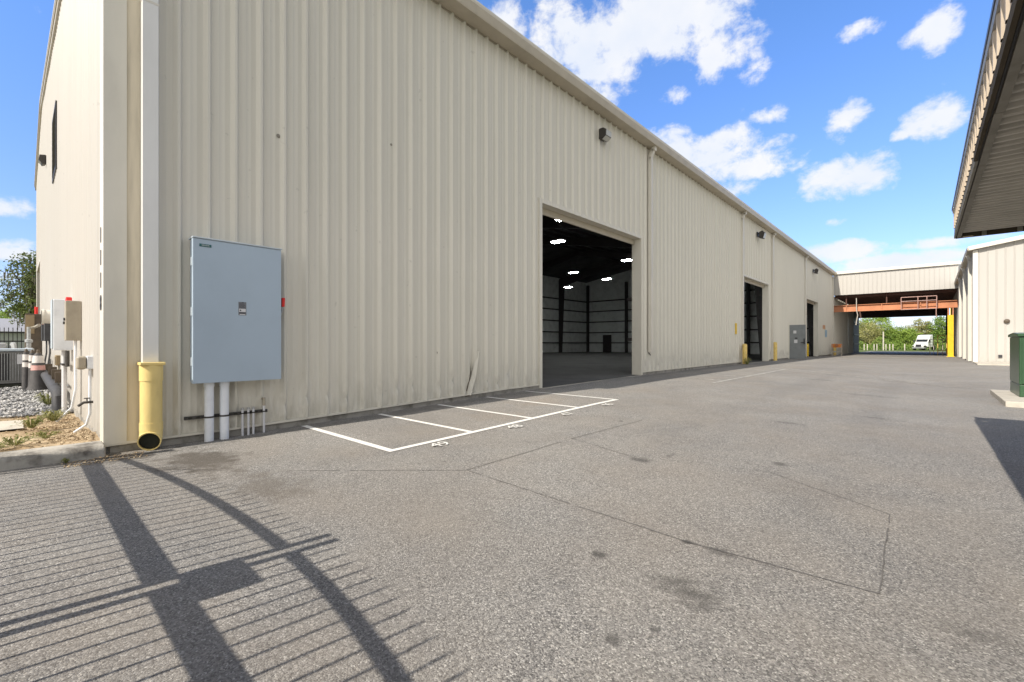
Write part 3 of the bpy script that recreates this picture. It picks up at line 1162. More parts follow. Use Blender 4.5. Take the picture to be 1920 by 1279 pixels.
# rib torn and folded by a truck beside the first door
tr_ = MB()
path = [(6.27, 1.02, .046, .03), (6.20, .74, .06, .045), (6.13, .50, .085, .06), (6.06, .30, .075, .075), (6.00, .16, .10, .085)]
for (ya, za, ha, wa), (yb, zb_, hb0, wb0) in zip(path[:-1], path[1:]):
    a3 = [(WX, ya - wa, za), (WX + ha, ya - wa * .1, za), (WX + ha * .8, ya + wa * .35, za), (WX, ya + wa, za)]
    b3 = [(WX, yb - wb0, zb_), (WX + hb0, yb - wb0 * .1, zb_), (WX + hb0 * .8, yb + wb0 * .35, zb_), (WX, yb + wb0, zb_)]
    for i in range(3):
        tr_.face([a3[i], a3[i + 1], b3[i + 1], b3[i]])
tb0 = tr_.build('bent_rib', M['wall'], wh, fix=False)
tg = MB()
tg.face([(WX + .006, 5.90, .13), (WX + .10, 6.00, .14), (WX + .09, 6.03, .17), (WX + .008, 6.10, .19), (WX + .004, 5.96, .21)])
tg.face([(WX + .012, 6.09, .30), (WX + .012, 6.13, .30), (WX + .012, 6.30, .98), (WX + .012, 6.285, .98)])
tg.face([(WX + .010, 5.94, .24), (WX + .010, 5.965, .24), (WX + .010, 6.07, .62), (WX + .010, 6.06, .62)])
tg.build('torn_gap', M['brown_box'], tb0, fix=False)
# old marks on the sheeting
for (y, z, r_) in ((2.46, 4.06, .03), (4.26, 4.52, .022), (5.25, 1.0, .03)):
    mk = MB()
    mk.lathe((WX + .006, y, z), [(r_, 0), (r_ * .6, .006)], 9, axis=(1, .1, .05))
    mk.build('scuff_mark', M['scuff'], wh)
# wall numbers beside the corner
for i, ch in enumerate('1118'):
    z = 2.375 - i * .254
    text_mesh('wall_number', ch, .235, M['ink'], (-6.86, Y0 - .042, z), (pi / 2, 0, 0), wh, extrude=.002, bold=.004)

# louvre on the gable end
lv = thing('wall_louvre', 'tall grey louvre vent high on the sunlit gable end', 'louvre', (-16.0, Y0, 5.5))
l = MB()
l.box(-16.9, -16.82, Y0 - .07, Y0 - .034, 5.35, 6.95)
l.box(-15.38, -15.30, Y0 - .07, Y0 - .034, 5.35, 6.95)
l.box(-16.82, -15.38, Y0 - .07, Y0 - .034, 5.35, 5.43)
l.box(-16.82, -15.38, Y0 - .07, Y0 - .034, 6.87, 6.95)
l.build('louvre_frame', M['bronze'], lv)
l = MB()
for k_ in range(10):
    z = 5.47 + k_ * .138
    l.obox((-16.1, Y0 - .052, z + .06), (1, 0, 0), (0, 1, 1.6), (0, -1.6, 1), .71, .035, .005)
l.build('louvre_blades', M['bronze'], lv)


# ------------------------------------------------------------------ wall lights
def flood(name, label, loc, group, tilt=.35):
    """wall pack: base plate, hinged dark housing, pale lens looking down and out (+X)"""
    t = thing(name, label, 'wall light', loc, group)
    x, y, z = loc
    p = MB().box(x + .034, x + .075, y - .12, y + .12, z - .12, z + .16)
    p.build('back_plate', M['bronze'], t, bevel=.01)
    h = MB()
    h.prism([(.075, -.12), (.14, -.155), (.265, -.08), (.28, .08), (.18, .15), (.075, .15)], lambda p_, q, s: (x + p_, y + s, z + q), -.15, .15)
    h.build('housing', M['bronze'], t, bevel=.015)
    ln_ = MB()
    ln_.obox((x + .209, y, z - .121), (.86, 0, .51), (0, 1, 0), (.51, 0, -.86), .065, .125, .006)
    ln_.obox((x + .277, y, z + .0), (.09, 0, 1), (0, 1, 0), (1, 0, -.09), .068, .125, .006)
    ln_.build('lens', M['lens'], t)
    return t


flood('wall_light', 'big dark floodlight high above the first open bay door', (WX, 10.84, 6.86), 'lights along the warehouse wall')


def twin(label, loc, group):
    t = thing('wall_light', label, 'wall light', loc, group)
    x, y, z = loc
    p = MB().box(x + .034, x + .09, y - .10, y + .10, z - .12, z + .12)
    p.build('back_plate', M['bronze'], t, bevel=.01)
    a = MB().tube([(x + .09, y, z + .02), (x + .22, y, z + .12), (x + .32, y, z + .14)], .03, 8)
    a.build('arm', M['bronze'], t)
    h = MB()
    h.prism([(.14, -.20), (.34, -.26), (.42, .04), (.30, .14), (.16, .08)], lambda p_, q, s: (x + p_, y + s, z + q), -.17, .17)
    h.build('housing', M['bronze'], t, bevel=.012)
    ln_ = MB().obox((x + .392, y, z - .11), (.26, 0, .96), (0, 1, 0), (.96, 0, -.26), .12, .13, .006)
    ln_.build('lens', M['lens'], t)
    return t


twin('dark bracket light on the wall above the second open bay door', (WX, 26.05, 6.85), 'lights along the warehouse wall')
twin('dark bracket light on the wall above the farthest bay door', (WX, 41.2, 6.75), 'lights along the warehouse wall')
# lamp on the gable end
t = thing('gable_light', 'small dark lamp near the ridge of the sunlit end wall', 'wall light', (-21.5, Y0, 7.2))
MB().box(-21.6, -21.4, Y0 - .06, Y0 - .034, 7.1, 7.36).build('back_plate', M['bronze'], t)
MB().prism([(.06, .14), (.20, .11), (.22, -.04), (.14, -.18), (.06, -.14)], lambda p_, q, s: (-21.5 + s, Y0 - p_, 7.22 + q), -.16, .16).build('housing', M['bronze'], t, bevel=.01)
MB().obox((-21.5, Y0 - .186, 7.108), (1, 0, 0), (0, .8, -.6), (0, -.6, -.8), .13, .05, .005).build('lens', M['lens'], t)

# hall lights hanging inside
hl = None
HALL = [((-12.05, 16.48), 'tube light hanging just under the first door head, left pair'), ((-14.93, 19.89), 'lit double tube light on the dark ceiling, upper left inside the first door'),
        ((-11.86, 20.88), 'lit tube light just under the sloping right end of the door head'), ((-14.89, 27.47), 'lit tube light close to the right jamb of the first door'),
        ((-20.55, 29.38), 'lit tube light left of the middle in the dark hall'), ((-20.47, 34.24), 'lit tube light right of the middle, lower in the dark hall'),
        ((-26.17, 36.5), 'small lowest lit tube light, farthest into the dark hall')]
for (x, y), lab in HALL:
    if hl is None:
        hl = thing('tube_light', lab, 'ceiling light', (x, y, 6.7), 'lights hanging in the hall')
        MB().box(x - .38, x + .38, y - .20, y + .20, 6.74, 6.80).build('housing', M['white'], hl)
        for dy in (-.125, .125):
            MB().box(x - .34, x + .34, y + dy - .022, y + dy + .022, 6.70, 6.735).build('lit_tube', M['tube_light'], hl)
        for dx_ in (-.3, .3):
            MB().tube([(x + dx_, y, 6.80), (x + dx_, y, roof_z(x) - .2)], .008, 6).build('hanger', M['steel_dark'], hl)
        first_xy = (x, y)
    else:
        c = copy_tree(hl)
        c.location = (x, y, 6.7)
        c['label'] = lab

# ------------------------------------------------------------------ grey switch panel on the wall
ep = thing('switch_panel', 'large grey-blue electrical switch panel on the shaded wall', 'electrical panel', (-6.6, 1.92, .7))
MB().box(WX + .036, -6.550, 1.425, 2.405, .695, 2.42).build('enclosure', M['grey_box'], ep, bevel=.006)
dr = MB().box(-6.548, -6.468, 1.41, 2.412, .685, 2.428).build('door', M['grey_box'], ep, bevel=.004)
MB().box(WX + .036, -6.455, 1.405, 2.42, 2.431, 2.448).build('drip_cap', M['grey_box_edge'], ep, bevel=.003)
for z in (.95, 1.55, 2.15):
    MB().tube([(-6.50, 1.408, z - .05), (-6.50, 1.408, z + .05)], .012, 8).build('hinge', M['grey_box_edge'], dr)
bd = MB().box(-6.4675, -6.462, 1.475, 1.60, 2.335, 2.368).build('badge', M['teal'], dr, bevel=.008)
text_mesh('badge_text', 'SIEMENS', .022, M['label_white'], (-6.4612, 1.5375, 2.351), (pi / 2, 0, pi / 2), bd)
pl_ = MB().box(-6.4678, -6.4655, 1.895, 1.985, 1.525, 1.695).build('rating_plate', M['label_grey'], dr)
MB().box(-6.4653, -6.4640, 1.902, 1.978, 1.568, 1.608).build('white_sticker', M['label_white'], pl_)
MB().box(-6.4653, -6.4640, 1.908, 1.972, 1.530, 1.541).build('white_strip', M['label_white'], pl_)
tx = MB()
for i in range(4):
    tx.box(-6.4653, -6.4638, 1.903, 1.97 - .012 * (i % 2), 1.625 + i * .014, 1.629 + i * .014)
tx.box(-6.4653, -6.4638, 1.935, 1.955, 1.682, 1.690)
tx.lathe((-6.4638, 1.917, 1.588), [(.009, 0), (.009, .0005)], 10, axis=(1, 0, 0))
for i in range(3):
    tx.box(-6.4653, -6.4638, 1.905, 1.975, 1.547 + i * .006, 1.550 + i * .006)
tx.build('printing', M['ink'], pl_)
hd = MB()
hd.box(WX + .09, -6.53, 2.406, 2.425, 1.50, 1.76)
ho = hd.build('handle_plate', M['black_paint'], ep)
MB().tube([(-6.56, 2.43, 1.54), (-6.55, 2.452, 1.60), (-6.545, 2.462, 1.68)], .010, 8).build('lever_arm', M['galv'], ho)
MB().obox((-6.545, 2.464, 1.73), (1, 0, 0), (0, 1, 0), (0, .05, 1), .022, .020, .062).build('lever_grip', M['red'], ho, bevel=.008)
for yy in (1.605, 1.77):
    c = MB()
    c.lathe((-6.585, yy, gz(-6.5, yy) - .08), [(.050, 0), (.050, .69 - gz(-6.5, yy) + .08 - .06), (.056, .69 - gz(-6.5, yy) + .02), (.056, .69 - gz(-6.5, yy) + .078)], 24)
    co = c.build('conduit', M['grey_pvc'], ep)
    MB().lathe((-6.585, yy, .245), [(.0525, 0), (.0525, .022)], 24).build('clamp', M['dark_iron'], co)

st = thing('strut_rail', 'rusty strut rail low on the wall behind the grey conduits', 'rail', (-6.64, 1.95, .25))
MB().box(-6.668, -6.64, 1.36, 2.30, .235, .275).build('channel', M['dark_iron'], st, bevel=.004)
sl_ = MB()
for i in range(11):
    sl_.box(-6.6395, -6.6385, 1.40 + i * .082, 1.44 + i * .082, .248, .262)
sl_.build('slots', M['black'], st)
STUBS = [(1.985, 'capped short conduit stub nearest the fat grey conduits'), (2.055, 'middle one of three short capped conduit stubs'), (2.115, 'last of three short capped conduit stubs, beside the tall one')]
sb = None
for yy, lab in STUBS:
    if sb is None:
        sb = thing('conduit_stub', lab, 'conduit', (-6.615, yy, gz(-6.6, yy)), 'short conduit stubs')
        MB().tube([(-6.615, yy, gz(-6.6, yy) - .05), (-6.615, yy, .30)], .014, 12).build('pipe', M['label_white'], sb)
        MB().tube([(-6.615, yy, .30), (-6.615, yy, .325)], .018, 12).build('cap', M['galv'], sb)
        MB().tube([(-6.615, yy, .245), (-6.615, yy, .262)], .0165, 12).build('clamp', M['dark_iron'], sb)
    else:
        c = copy_tree(sb)
        c.location = (-6.615, yy, sb.location.z)
        c['label'] = lab
tb = thing('conduit_elbow', 'tall pale conduit with a bent fitting entering the wall', 'conduit', (-6.615, 2.245, 0))
MB().tube([(-6.615, 2.245, -.06), (-6.615, 2.245, .33)], .014, 12).build('pipe', M['label_white'], tb)
MB().box(-6.632, -6.598, 2.228, 2.262, .33, .44).build('fitting', M['beige_box'], tb, bevel=.006)
MB().tube([(-6.62, 2.245, .425), (-6.68, 2.235, .42)], .016, 10).build('nipple', M['beige_box'], tb)
MB().tube([(-6.615, 2.245, .245), (-6.615, 2.245, .262)], .0165, 12).build('clamp', M['dark_iron'], tb)

# ------------------------------------------------------------------ things on the sunlit end wall
GY = Y0 - .034


def small_box(name, label, cat, x, z, w, h, d, m, group=None):
    t_ = thing(name, label, cat, (x, GY, z), group)
    MB().box(x - w / 2, x + w / 2, GY - d, GY, z - h / 2, z + h / 2).build('case', m, t_, bevel=.008)
    return t_


db = small_box('disconnect_switch', 'beige disconnect switch box with a red lever on the end wall', 'switch box', -9.35, 1.50, .30, .58, .17, M['beige_box'])
MB().obox((-9.55, GY - .12, 1.80), (1, 0, .35), (0, 1, 0), (-.35, 0, 1), .07, .035, .045).build('lever', M['red'], db, bevel=.012)
for x, z in ((-9.30, 1.52), (-9.38, 1.47)):
    MB().lathe((x, GY - .17, z), [(.022, 0), (.022, .02)], 10, axis=(0, -1, 0)).build('knob', M['ink'], db)
MB().tube([(-9.30, GY - .06, 1.21), (-9.30, GY - .06, .5), (-9.32, GY - .10, .22), (-9.45, GY - .25, .02)], .016, 10).build('cable', M['grey_pvc'], db)
d2 = small_box('meter_cabinet', 'pale grey meter cabinet next to the beige switch', 'cabinet', -10.9, 1.48, .42, .85, .24, M['grey_pvc'])
MB().box(-11.1, -10.7, GY - .26, GY - .243, 1.08, 1.9).build('cabinet_door', M['grey_box_edge'], d2, bevel=.006)
MB().tube([(-10.9, GY - .10, 1.05), (-10.9, GY - .10, -.02)], .035, 12).build('riser', M['label_white'], d2)
MB().box(-11.2, -10.6, GY - .14, GY - .05, .80, .83).build('bracket', M['dark_iron'], d2)
MB().tube([(-10.6, GY - .08, 1.05), (-10.6, GY - .08, .78)], .03, 10).build('stub', M['dark_iron'], d2)
vh = thing('vent_hood', 'round pale duct sticking out of the end wall', 'vent', (-12.4, GY, 1.68))
MB().lathe((-12.4, GY, 1.68), [(.13, 0), (.13, .30), (.145, .30), (.145, .335)], 20, axis=(0, -1, 0)).build('duct', M['trim_white'], vh)
MB().lathe((-12.4, GY - .336, 1.68), [(.12, 0), (.12, .004)], 20, axis=(0, -1, 0)).build('duct_mouth', M['black'], vh)
sw = None
for x, lab in ((-17.6, 'nearer of two small grey switches with red levers on the end wall'), (-19.8, 'farther of two small grey switches with red levers on the end wall')):
    if sw is None:
        sw = thing('small_switch', lab, 'switch box', (x, GY, 1.5), 'paired small switches')
        MB().box(x - .2, x + .2, GY - .16, GY, 1.25, 1.75).build('case', M['pipe_grey'], sw, bevel=.01)
        MB().obox((x - .28, GY - .10, 1.72), (1, 0, .5), (0, 1, 0), (-.5, 0, 1), .10, .04, .05).build('lever', M['red'], sw)
        MB().tube([(x, GY - .05, 1.26), (x, GY - .05, .9), (x + .1, GY - .1, .5), (x, GY - .05, .1)], .02, 8).build('cable', M['pipe_grey'], sw)
    else:
        c = copy_tree(sw)
        c.location.x = x
        c['label'] = lab
ou = small_box('outlet_box', 'small weatherproof outlet box low on the end wall near the corner', 'outlet', -7.72, .93, .16, .16, .06, M['grey_pvc'])
MB().box(-7.80, -7.64, GY - .155, GY - .062, .845, 1.01).build('cover', M['beige_box'], ou, bevel=.03)
MB().tube([(-7.70, GY - .03, .85), (-7.70, GY - .03, .30), (-7.72, GY - .06, .16), (-7.85, GY - .16, .06)], .015, 10).build('cable', M['grey_pvc'], ou)
hb = thing('hose_tap', 'brass hose tap low on the end wall under the outlet box', 'tap', (-7.70, GY, .42))
MB().tube([(-7.66, GY, .44), (-7.66, GY - .09, .44), (-7.67, GY - .14, .40)], .016, 10).build('spout', M['dark_iron'], hb)
MB().lathe((-7.66, GY - .06, .455), [(.006, 0), (.006, .03), (.03, .03), (.03, .04)], 12).build('tap_wheel', M['dark_iron'], hb)
jb = small_box('junction_box', 'rusty square junction box low on the end wall', 'junction box', -14.2, .80, .5, .22, .08, M['brick_tan'])
MB().box(-14.4, -14.0, GY - .095, GY - .082, .72, .88).build('cover', M['beige_box'], jb)
MB().tube([(-14.2, GY - .03, .69), (-14.2, GY - .03, .0)], .015, 8).build('cable', M['beige_box'], jb)
lp = thing('insulated_pipe', 'fat dark pipe running along the foot of the end wall', 'pipe', (-11.3, GY - .14, 0))
MB().tube([(-11.2, GY - .16, -.05), (-11.2, GY - .16, .22), (-11.35, GY - .16, .30), (-13.5, GY - .17, .34), (-19.8, GY - .18, .44)], .085, 14).build('pipe', M['pipe_grey'], lp)
MB().tube([(-11.0, GY - .05, .42), (-13.5, GY - .06, .46), (-19.8, GY - .06, .55)], .02, 8).build('small_pipe', M['galv'], lp)
for x in (-12.3, -13.6, -15.2, -17.5):
    MB().box(x - .05, x + .05, GY - .16, GY, .42, .62).build('bracket', M['brown_box'], lp)
gm = thing('gas_meter', 'silver gas meter with valves standing by the end wall', 'gas meter', (-23.0, .25, 0))
g_ = MB()
g_.lathe((-23.0, .25, .2), [(.05, 0), (.05, .55), (.13, .58), (.13, .8), (.06, .84), (.06, 1.0), (.10, 1.02), (.10, 1.1), (.05, 1.13), (.05, 1.55)], 16)
g_.lathe((-23.0, -.05, 1.0), [(.06, 0), (.22, .04), (.22, .10), (.06, .14)], 18, axis=(.3, -1, 0))
g_.build('regulator', M['meter'], gm)
MB().box(-23.3, -22.9, -.75, -.25, .75, 1.2).build('meter_case', M['meter'], gm, bevel=.06)
MB().tube([(-23.0, .25, 1.7), (-23.0, .4, 1.75), (-20.5, .45, 1.75)], .045, 10).build('outlet_pipe', M['beige_box'], gm)
MB().tube([(-23.1, -.5, .75), (-23.1, -.5, -.05)], .05, 10).build('riser', M['meter'], gm)
bc = thing('brown_cabinet', 'dark brown metal cabinet against the far part of the end wall', 'cabinet', (-26.0, .3, 0))
MB().box(-27.2, -25.0, .18, .63, -.1, 2.3).build('body', M['brown_box'], bc, bevel=.02)
MB().box(-24.99, -24.95, .19, .42, 1.55, 2.25).build('upper_panel', M['brick_tan'], bc)
MB().tube([(-25.6, .48, 2.3), (-25.6, .48, 2.6)], .05, 10).build('vent_pipe', M['red'], bc)

# air conditioner
ac = thing('air_conditioner', 'large grey air conditioner unit standing on the gravel', 'air conditioner', (-18.6, -.9, 0))
MB().box(-19.6, -18.05, -2.0, .22, .1, .96).build('cabinet', M['ac'], ac, bevel=.02)
MB().box(-19.66, -17.98, -2.06, .28, .965, 1.03).build('lid', M['grey_box_edge'], ac, bevel=.015)
for y in (-1.2, -.8, -.42):
    MB().box(-18.049, -18.03, y, y + .26, .2, .9).build('coil_panel', M['ac_dark'], ac)
fn = MB()
for i in range(40):
    y = -1.9 + i * .05
    fn.box(-18.03, -18.02, y, y + .012, .18, .92)
fn.build('guard', M['galv'], ac)
MB().box(-18.05, -18.012, -.02, .12, .62, .88).build('rating_label', M['label_white'], ac)
MB().box(-19.8, -17.85, -2.2, .33, -.1, .085).build('base_pad', M['black'], ac)

# traffic cone and two slim marker posts
x, y = -16.4, .34
z = dirt_z(x, y) + .02
cone = thing('traffic_cone', 'broad grey-black traffic cone by the end wall', 'traffic cone', (x, y, z))
MB().lathe((x, y, z + .03), [(.21, 0), (.20, .03), (.165, .12), (.115, .62), (.085, .85), (.05, .90)], 24).build('cone_body', M['cone_dark'], cone)
MB().box(x - .26, x + .26, y - .26, y + .26, z - .01, z + .035).build('cone_base', M['rubber'], cone, bevel=.01)
MB().lathe((x, y, z + .03), [(.133, .48), (.121, .60)], 24, closed=False).build('lower_band', M['band_pink'], cone)
MB().lathe((x, y, z + .03), [(.114, .66), (.091, .84)], 24, closed=False).build('upper_band', M['band_white'], cone)
MB().lathe((x, y, z + .90), [(.045, .03), (.03, .07), (.035, .10), (.015, .12)], 12).build('grip', M['brown_box'], cone)
mk_post = None
for (x, y, lab) in ((-16.75, .245, 'slim marker post with white bands right beside the broad traffic cone'), (-16.9, .14, 'slim marker post nearest the air conditioner')):
    z = dirt_z(x, y) + .02
    if mk_post is None:
        mk_post = thing('marker_post', lab, 'marker post', (x, y, z), 'slim marker posts')
        MB().lathe((x, y, z), [(.085, 0), (.075, .3), (.06, .9), (.05, .96)], 18).build('post_body', M['cone_dark'], mk_post)
        MB().lathe((x, y, z), [(.17, -.01), (.17, .03), (.10, .05)], 18).build('post_base', M['rubber'], mk_post)
        for za, zb in ((.58, .70), (.75, .90)):
            MB().lathe((x, y, z), [(.0705 - .02 * (za - .58), za), (.0675 - .02 * (za - .58), zb)], 18, closed=False).build('white_band', M['band_white'], mk_post)
        MB().lathe((x, y, z + .96), [(.035, 0), (.03, .05), (.015, .08)], 10).build('grip', M['brown_box'], mk_post)
    else:
        c = copy_tree(mk_post)
        c.location = (x, y, z)
        c['label'] = lab

# small boundary things on the left
fe = thing('iron_fence', 'black iron picket fence beyond the air conditioner', 'fence', (-29, -3, 0))
for z in (.25, 1.25, 1.62):
    MB().box(-29.02, -28.98, -9, .55, z, z + .05).build('rail', M['black_paint'], fe)
pk = MB()
for i in range(76):
    y = -8.9 + i * .125
    pk.box(-29.012, -28.988, y - .012, y + .012, .02, 1.80)
    pk.lathe((-29, y, 1.80), [(.018, 0), (.001, .09)], 6)
pko = pk.build('pickets', M['black_paint'], fe)
for y in (-8.8, -6.4, -4.0, -1.6, .5):
    MB().box(-29.04, -28.96, y - .04, y + .04, 0, 1.9).build('post', M['black_paint'], fe)


# ------------------------------------------------------------------ vegetation
def leaf(mb, c, size, rnd, flat=.0):
    n = Vector((rnd.gauss(0, 1), rnd.gauss(0, 1), rnd.gauss(0, 1) + flat)).normalized()
    a = n.orthogonal().normalized()
    a = Matrix.Rotation(rnd.uniform(0, 2 * pi), 3, n) @ a
    b_ = n.cross(a)
    l_, w = size * rnd.uniform(.7, 1.2), size * rnd.uniform(.32, .5)
    c = Vector(c)
    mb.face([c - a * l_ * .5, c + b_ * w * .5 + n * w * .12, c + a * l_ * .5, c - b_ * w * .5 + n * w * .12])


def tree(name, label, loc, height, crown_r, trunk_h, leafm, barkm, nclump, nleaf, lsize, seed, group=None, squash=.8, lean=0.0, trunk_r=.16, moss=0):
    rnd = random.Random(seed)
    t_ = thing(name, label, 'tree', loc, group)
    x, y, z = loc
    top = z + height
    cz = z + trunk_h + (height - trunk_h) * .5
    hz_ = (height - trunk_h) * .5
    tr = MB()
    pts, rs = [], []
    for i in range(7):
        f = i / 6
        pts.append((x + lean * f + rnd.uniform(-.1, .1) * f, y + rnd.uniform(-.1, .1) * f, z - .1 + (height * .78) * f))
        rs.append(trunk_r * (1 - .8 * f) + .02)
    tr.tube(pts, rs, 8)
    clumps = []
    for i in range(nclump):
        while True:
            p = Vector((rnd.uniform(-1, 1), rnd.uniform(-1, 1), rnd.uniform(-1, 1)))
            if .25 < p.length < 1:
                break
        q = 1.0 + .25 * sin(p.x * 5 + seed) * cos(p.y * 4 + seed * 2)
        c = Vector((x + lean + p.x * crown_r * q, y + p.y * crown_r * q, cz + p.z * hz_ * (1 if p.z > 0 else .9)))
        clumps.append((c, crown_r * rnd.uniform(.14, .30)))
        if i % 4 == 0:
            s = Vector(pts[rnd.choice((2, 3, 4))])
            mid = (s + c) / 2 + Vector((0, 0, rnd.uniform(-.3, .2)))
            tr.tube([s, mid, c], [trunk_r * .38, trunk_r * .22, .02], 5)
    tr.build('trunk', barkm, t_)
    lf = MB()
    for (c, r_) in clumps:
        for k_ in range(nleaf):
            d_ = Vector((rnd.gauss(0, 1), rnd.gauss(0, 1), rnd.gauss(0, .75)))
            d_ = d_ * (r_ * .6)
            leaf(lf, c + d_, lsize, rnd, .5)
    lf.build('crown', leafm, t_, fix=False)
    if moss:
        mo = MB()
        for k_ in range(moss):
            c, r_ = rnd.choice(clumps)
            p = c + Vector((rnd.uniform(-1, 1), rnd.uniform(-1, 1), rnd.uniform(-.6, .2))) * r_
            ln__ = rnd.uniform(.2, .8)
            w = rnd.uniform(.02, .06)
            a_ = rnd.uniform(0, pi)
            dx__, dy__ = cos(a_) * w, sin(a_) * w
            mo.face([(p.x - dx__, p.y - dy__, p.z), (p.x + dx__, p.y + dy__, p.z), (p.x + dx__ * .4, p.y + dy__ * .4, p.z - ln__), (p.x - dx__ * .4, p.y - dy__ * .4, p.z - ln__)])
        mo.build('hanging_moss', M['moss'], t_, fix=False)
    return t_


GT = 'trees of the wood beyond the passage'
tree('woodland_tree', 'tallest bright green tree at the left of the passage opening', (-10.5, 150, -.3), 9.6, 3.9, .6, M['leaf_a'], M['bark_pale'], 190, 40, .42, 11, GT)
tree('woodland_tree', 'pale olive leafed tree in front of the tallest green tree', (-12.0, 146, -.3), 7.0, 3.0, .8, M['leaf_c'], M['bark_pale'], 150, 36, .36, 12, GT)
tree('woodland_tree', 'mid green tree under the gap of sky', (-6.6, 149, -.3), 5.6, 2.8, .6, M['leaf_b'], M['bark'], 140, 36, .4, 13, GT)
tree('woodland_tree', 'low green tree directly left of the white truck', (-4.4, 148, -.3), 5.3, 2.6, .4, M['leaf_a'], M['bark_pale'], 140, 36, .36, 14, GT)
tree('woodland_tree', 'reddish olive tree rising behind the white truck', (-2.0, 151, -.3), 7.6, 2.4, .8, M['leaf_c'], M['bark'], 150, 36, .38, 15, GT)
tree('woodland_tree', 'dark green tree at the right edge of the passage opening', (1.8, 150, -.3), 7.9, 3.0, .8, M['leaf_b'], M['bark'], 150, 38, .40, 16, GT)
tree('woodland_tree', 'green tree partly hidden by the yellow crane column', (5.5, 152, -.3), 7.8, 3.2, 1.0, M['leaf_a'], M['bark'], 80, 26, .45, 17, GT)
tree('woodland_tree', 'green tree at the left edge of the passage opening', (-16.2, 150, -.3), 8.2, 3.2, 1.0, M['leaf_b'], M['bark'], 80, 26, .45, 18, GT)
# brush under the trees and the far wood behind
rnd = random.Random(21)
br = MB()
for i in range(9000):
    x = rnd.uniform(-24, 12)
    y = rnd.uniform(141.5, 147)
    h = 2.4 * (.5 + .5 * sin(x * 1.3 + 1) * sin(x * .47)) + 1.0
    leaf(br, (x, y, -.3 + rnd.random() ** .8 * h), .36, rnd, .5)
o = br.build('undergrowth', M['leaf_b'], fix=False)
tag(o, 'dense green brush along the foot of the wood', 'undergrowth', kind='stuff')
fw = MB()
for i in range(15000):
    x = rnd.uniform(-95, 85)
    y = rnd.uniform(175, 190)
    h = 5.2 + 1.3 * sin(x * .35) + .9 * sin(x * .9 + 2)
    if -6 < x < 0:
        h = min(h, 5.2)
    leaf(fw, (x, y, -.3 + rnd.random() * h), .9, rnd, .5)
o = fw.build('far_wood', M['leaf_b'], fix=False)
tag(o, 'far strip of woodland on the skyline behind the trees', 'woodland', kind='stuff')
tree('live_oak', 'big oak hung with grey moss left of the end wall', (-58, 1.75, -.05), 9.4, 2.6, 2.2, M['leaf_oak'], M['bark'], 260, 44, .27, 31, None, trunk_r=.35, moss=900)
tree('small_tree', 'small bright green tree low behind the grey roof', (-75, -.2, -.05), 5.6, 2.6, 1.2, M['leaf_a'], M['bark'], 60, 24, .4, 33)
tree('hedge_tree', 'leafy tree at the left edge above the grey roof', (-78, -4.0, -.05), 5.2, 2.6, 1.2, M['leaf_b'], M['bark'], 60, 24, .4, 34)

# house and car beyond the iron fence
ho_ = thing('far_house', 'low house with a long grey roof beyond the iron fence', 'house', (-68, -3, 0))
MB().box(-73, -63, -14, 2.5, -.1, 2.3).build('wall', M['house_wall'], ho_)
MB().prism([(-73.5, 2.31), (-62.5, 2.31), (-68, 3.7)], lambda p, q, t: (p, t, q), -14.5, 3.0).build('roof', M['house_roof'], ho_)
for y in (-10, -5):
    MB().box(-62.99, -62.95, y, y + 1.4, .8, 1.9).build('window', M['glass'], ho_)
pc = thing('parked_car', 'dark blue-grey parked car behind the iron fence', 'car', (-40, -2.0, 0))
prof = [(-2.2, .35), (2.2, .35), (2.25, .75), (1.3, .95), (.7, 1.42), (-1.1, 1.45), (-2.0, .98), (-2.25, .8)]
MB().prism(prof, lambda p, q, t: (-40 + t, -2.2 + p, q - .05), -.85, .85).build('body', M['car_paint'], pc, bevel=.05)
for sx in (-1, 1):
    MB().prism([(-1.6, .98), (1.1, .98), (.62, 1.34), (-1.0, 1.37)], lambda p, q, t: (-40 + t, -2.2 + p, q - .05), sx * .851, sx * .87).build('side_window', M['glass'], pc)
    for yy in (-1.4, 1.4):
        w = MB().lathe((-40 + sx * .70, -2.2 + yy, .28), [(.31, 0), (.32, .05), (.32, .16), (.30, .2)], 20, axis=(sx, 0, 0)).build('wheel', M['rubber'], pc)
        MB().lathe((-40 + sx * .905, -2.2 + yy, .28), [(.19, 0), (.15, .01)], 16, axis=(sx, 0, 0)).build('rim', M['galv'], w)
    MB().box(-40 + sx * .55 - .15, -40 + sx * .55 + .15, .045, .075, .58, .68).build('headlight', M['label_white'], pc)

# gravel, litter and weeds
rnd = random.Random(5)
gs = MB()


def pebble(mb, c, r_, rnd):
    a = [Vector(v) for v in ((1, 0, 0), (0, 1, 0), (-1, 0, 0), (0, -1, 0), (0, 0, .7), (0, 0, -.7))]
    R3 = Matrix.Rotation(rnd.uniform(0, 6.28), 3, 'Z') @ Matrix.Rotation(rnd.uniform(-.5, .5), 3, 'X')
    b_ = len(mb.v)
    for v in a:
        v = Vector((v.x * rnd.uniform(.6, 1.1), v.y * rnd.uniform(.6, 1.1), v.z * rnd.uniform(.6, 1.1)))
        mb.v.append(tuple(Vector(c) + (R3 @ v) * r_))
    for f in ((0, 1, 4), (1, 2, 4), (2, 3, 4), (3, 0, 4), (1, 0, 5), (2, 1, 5), (3, 2, 5), (0, 3, 5)):
        mb.f.append(tuple(b_ + i for i in f))
        mb.s.append(False)


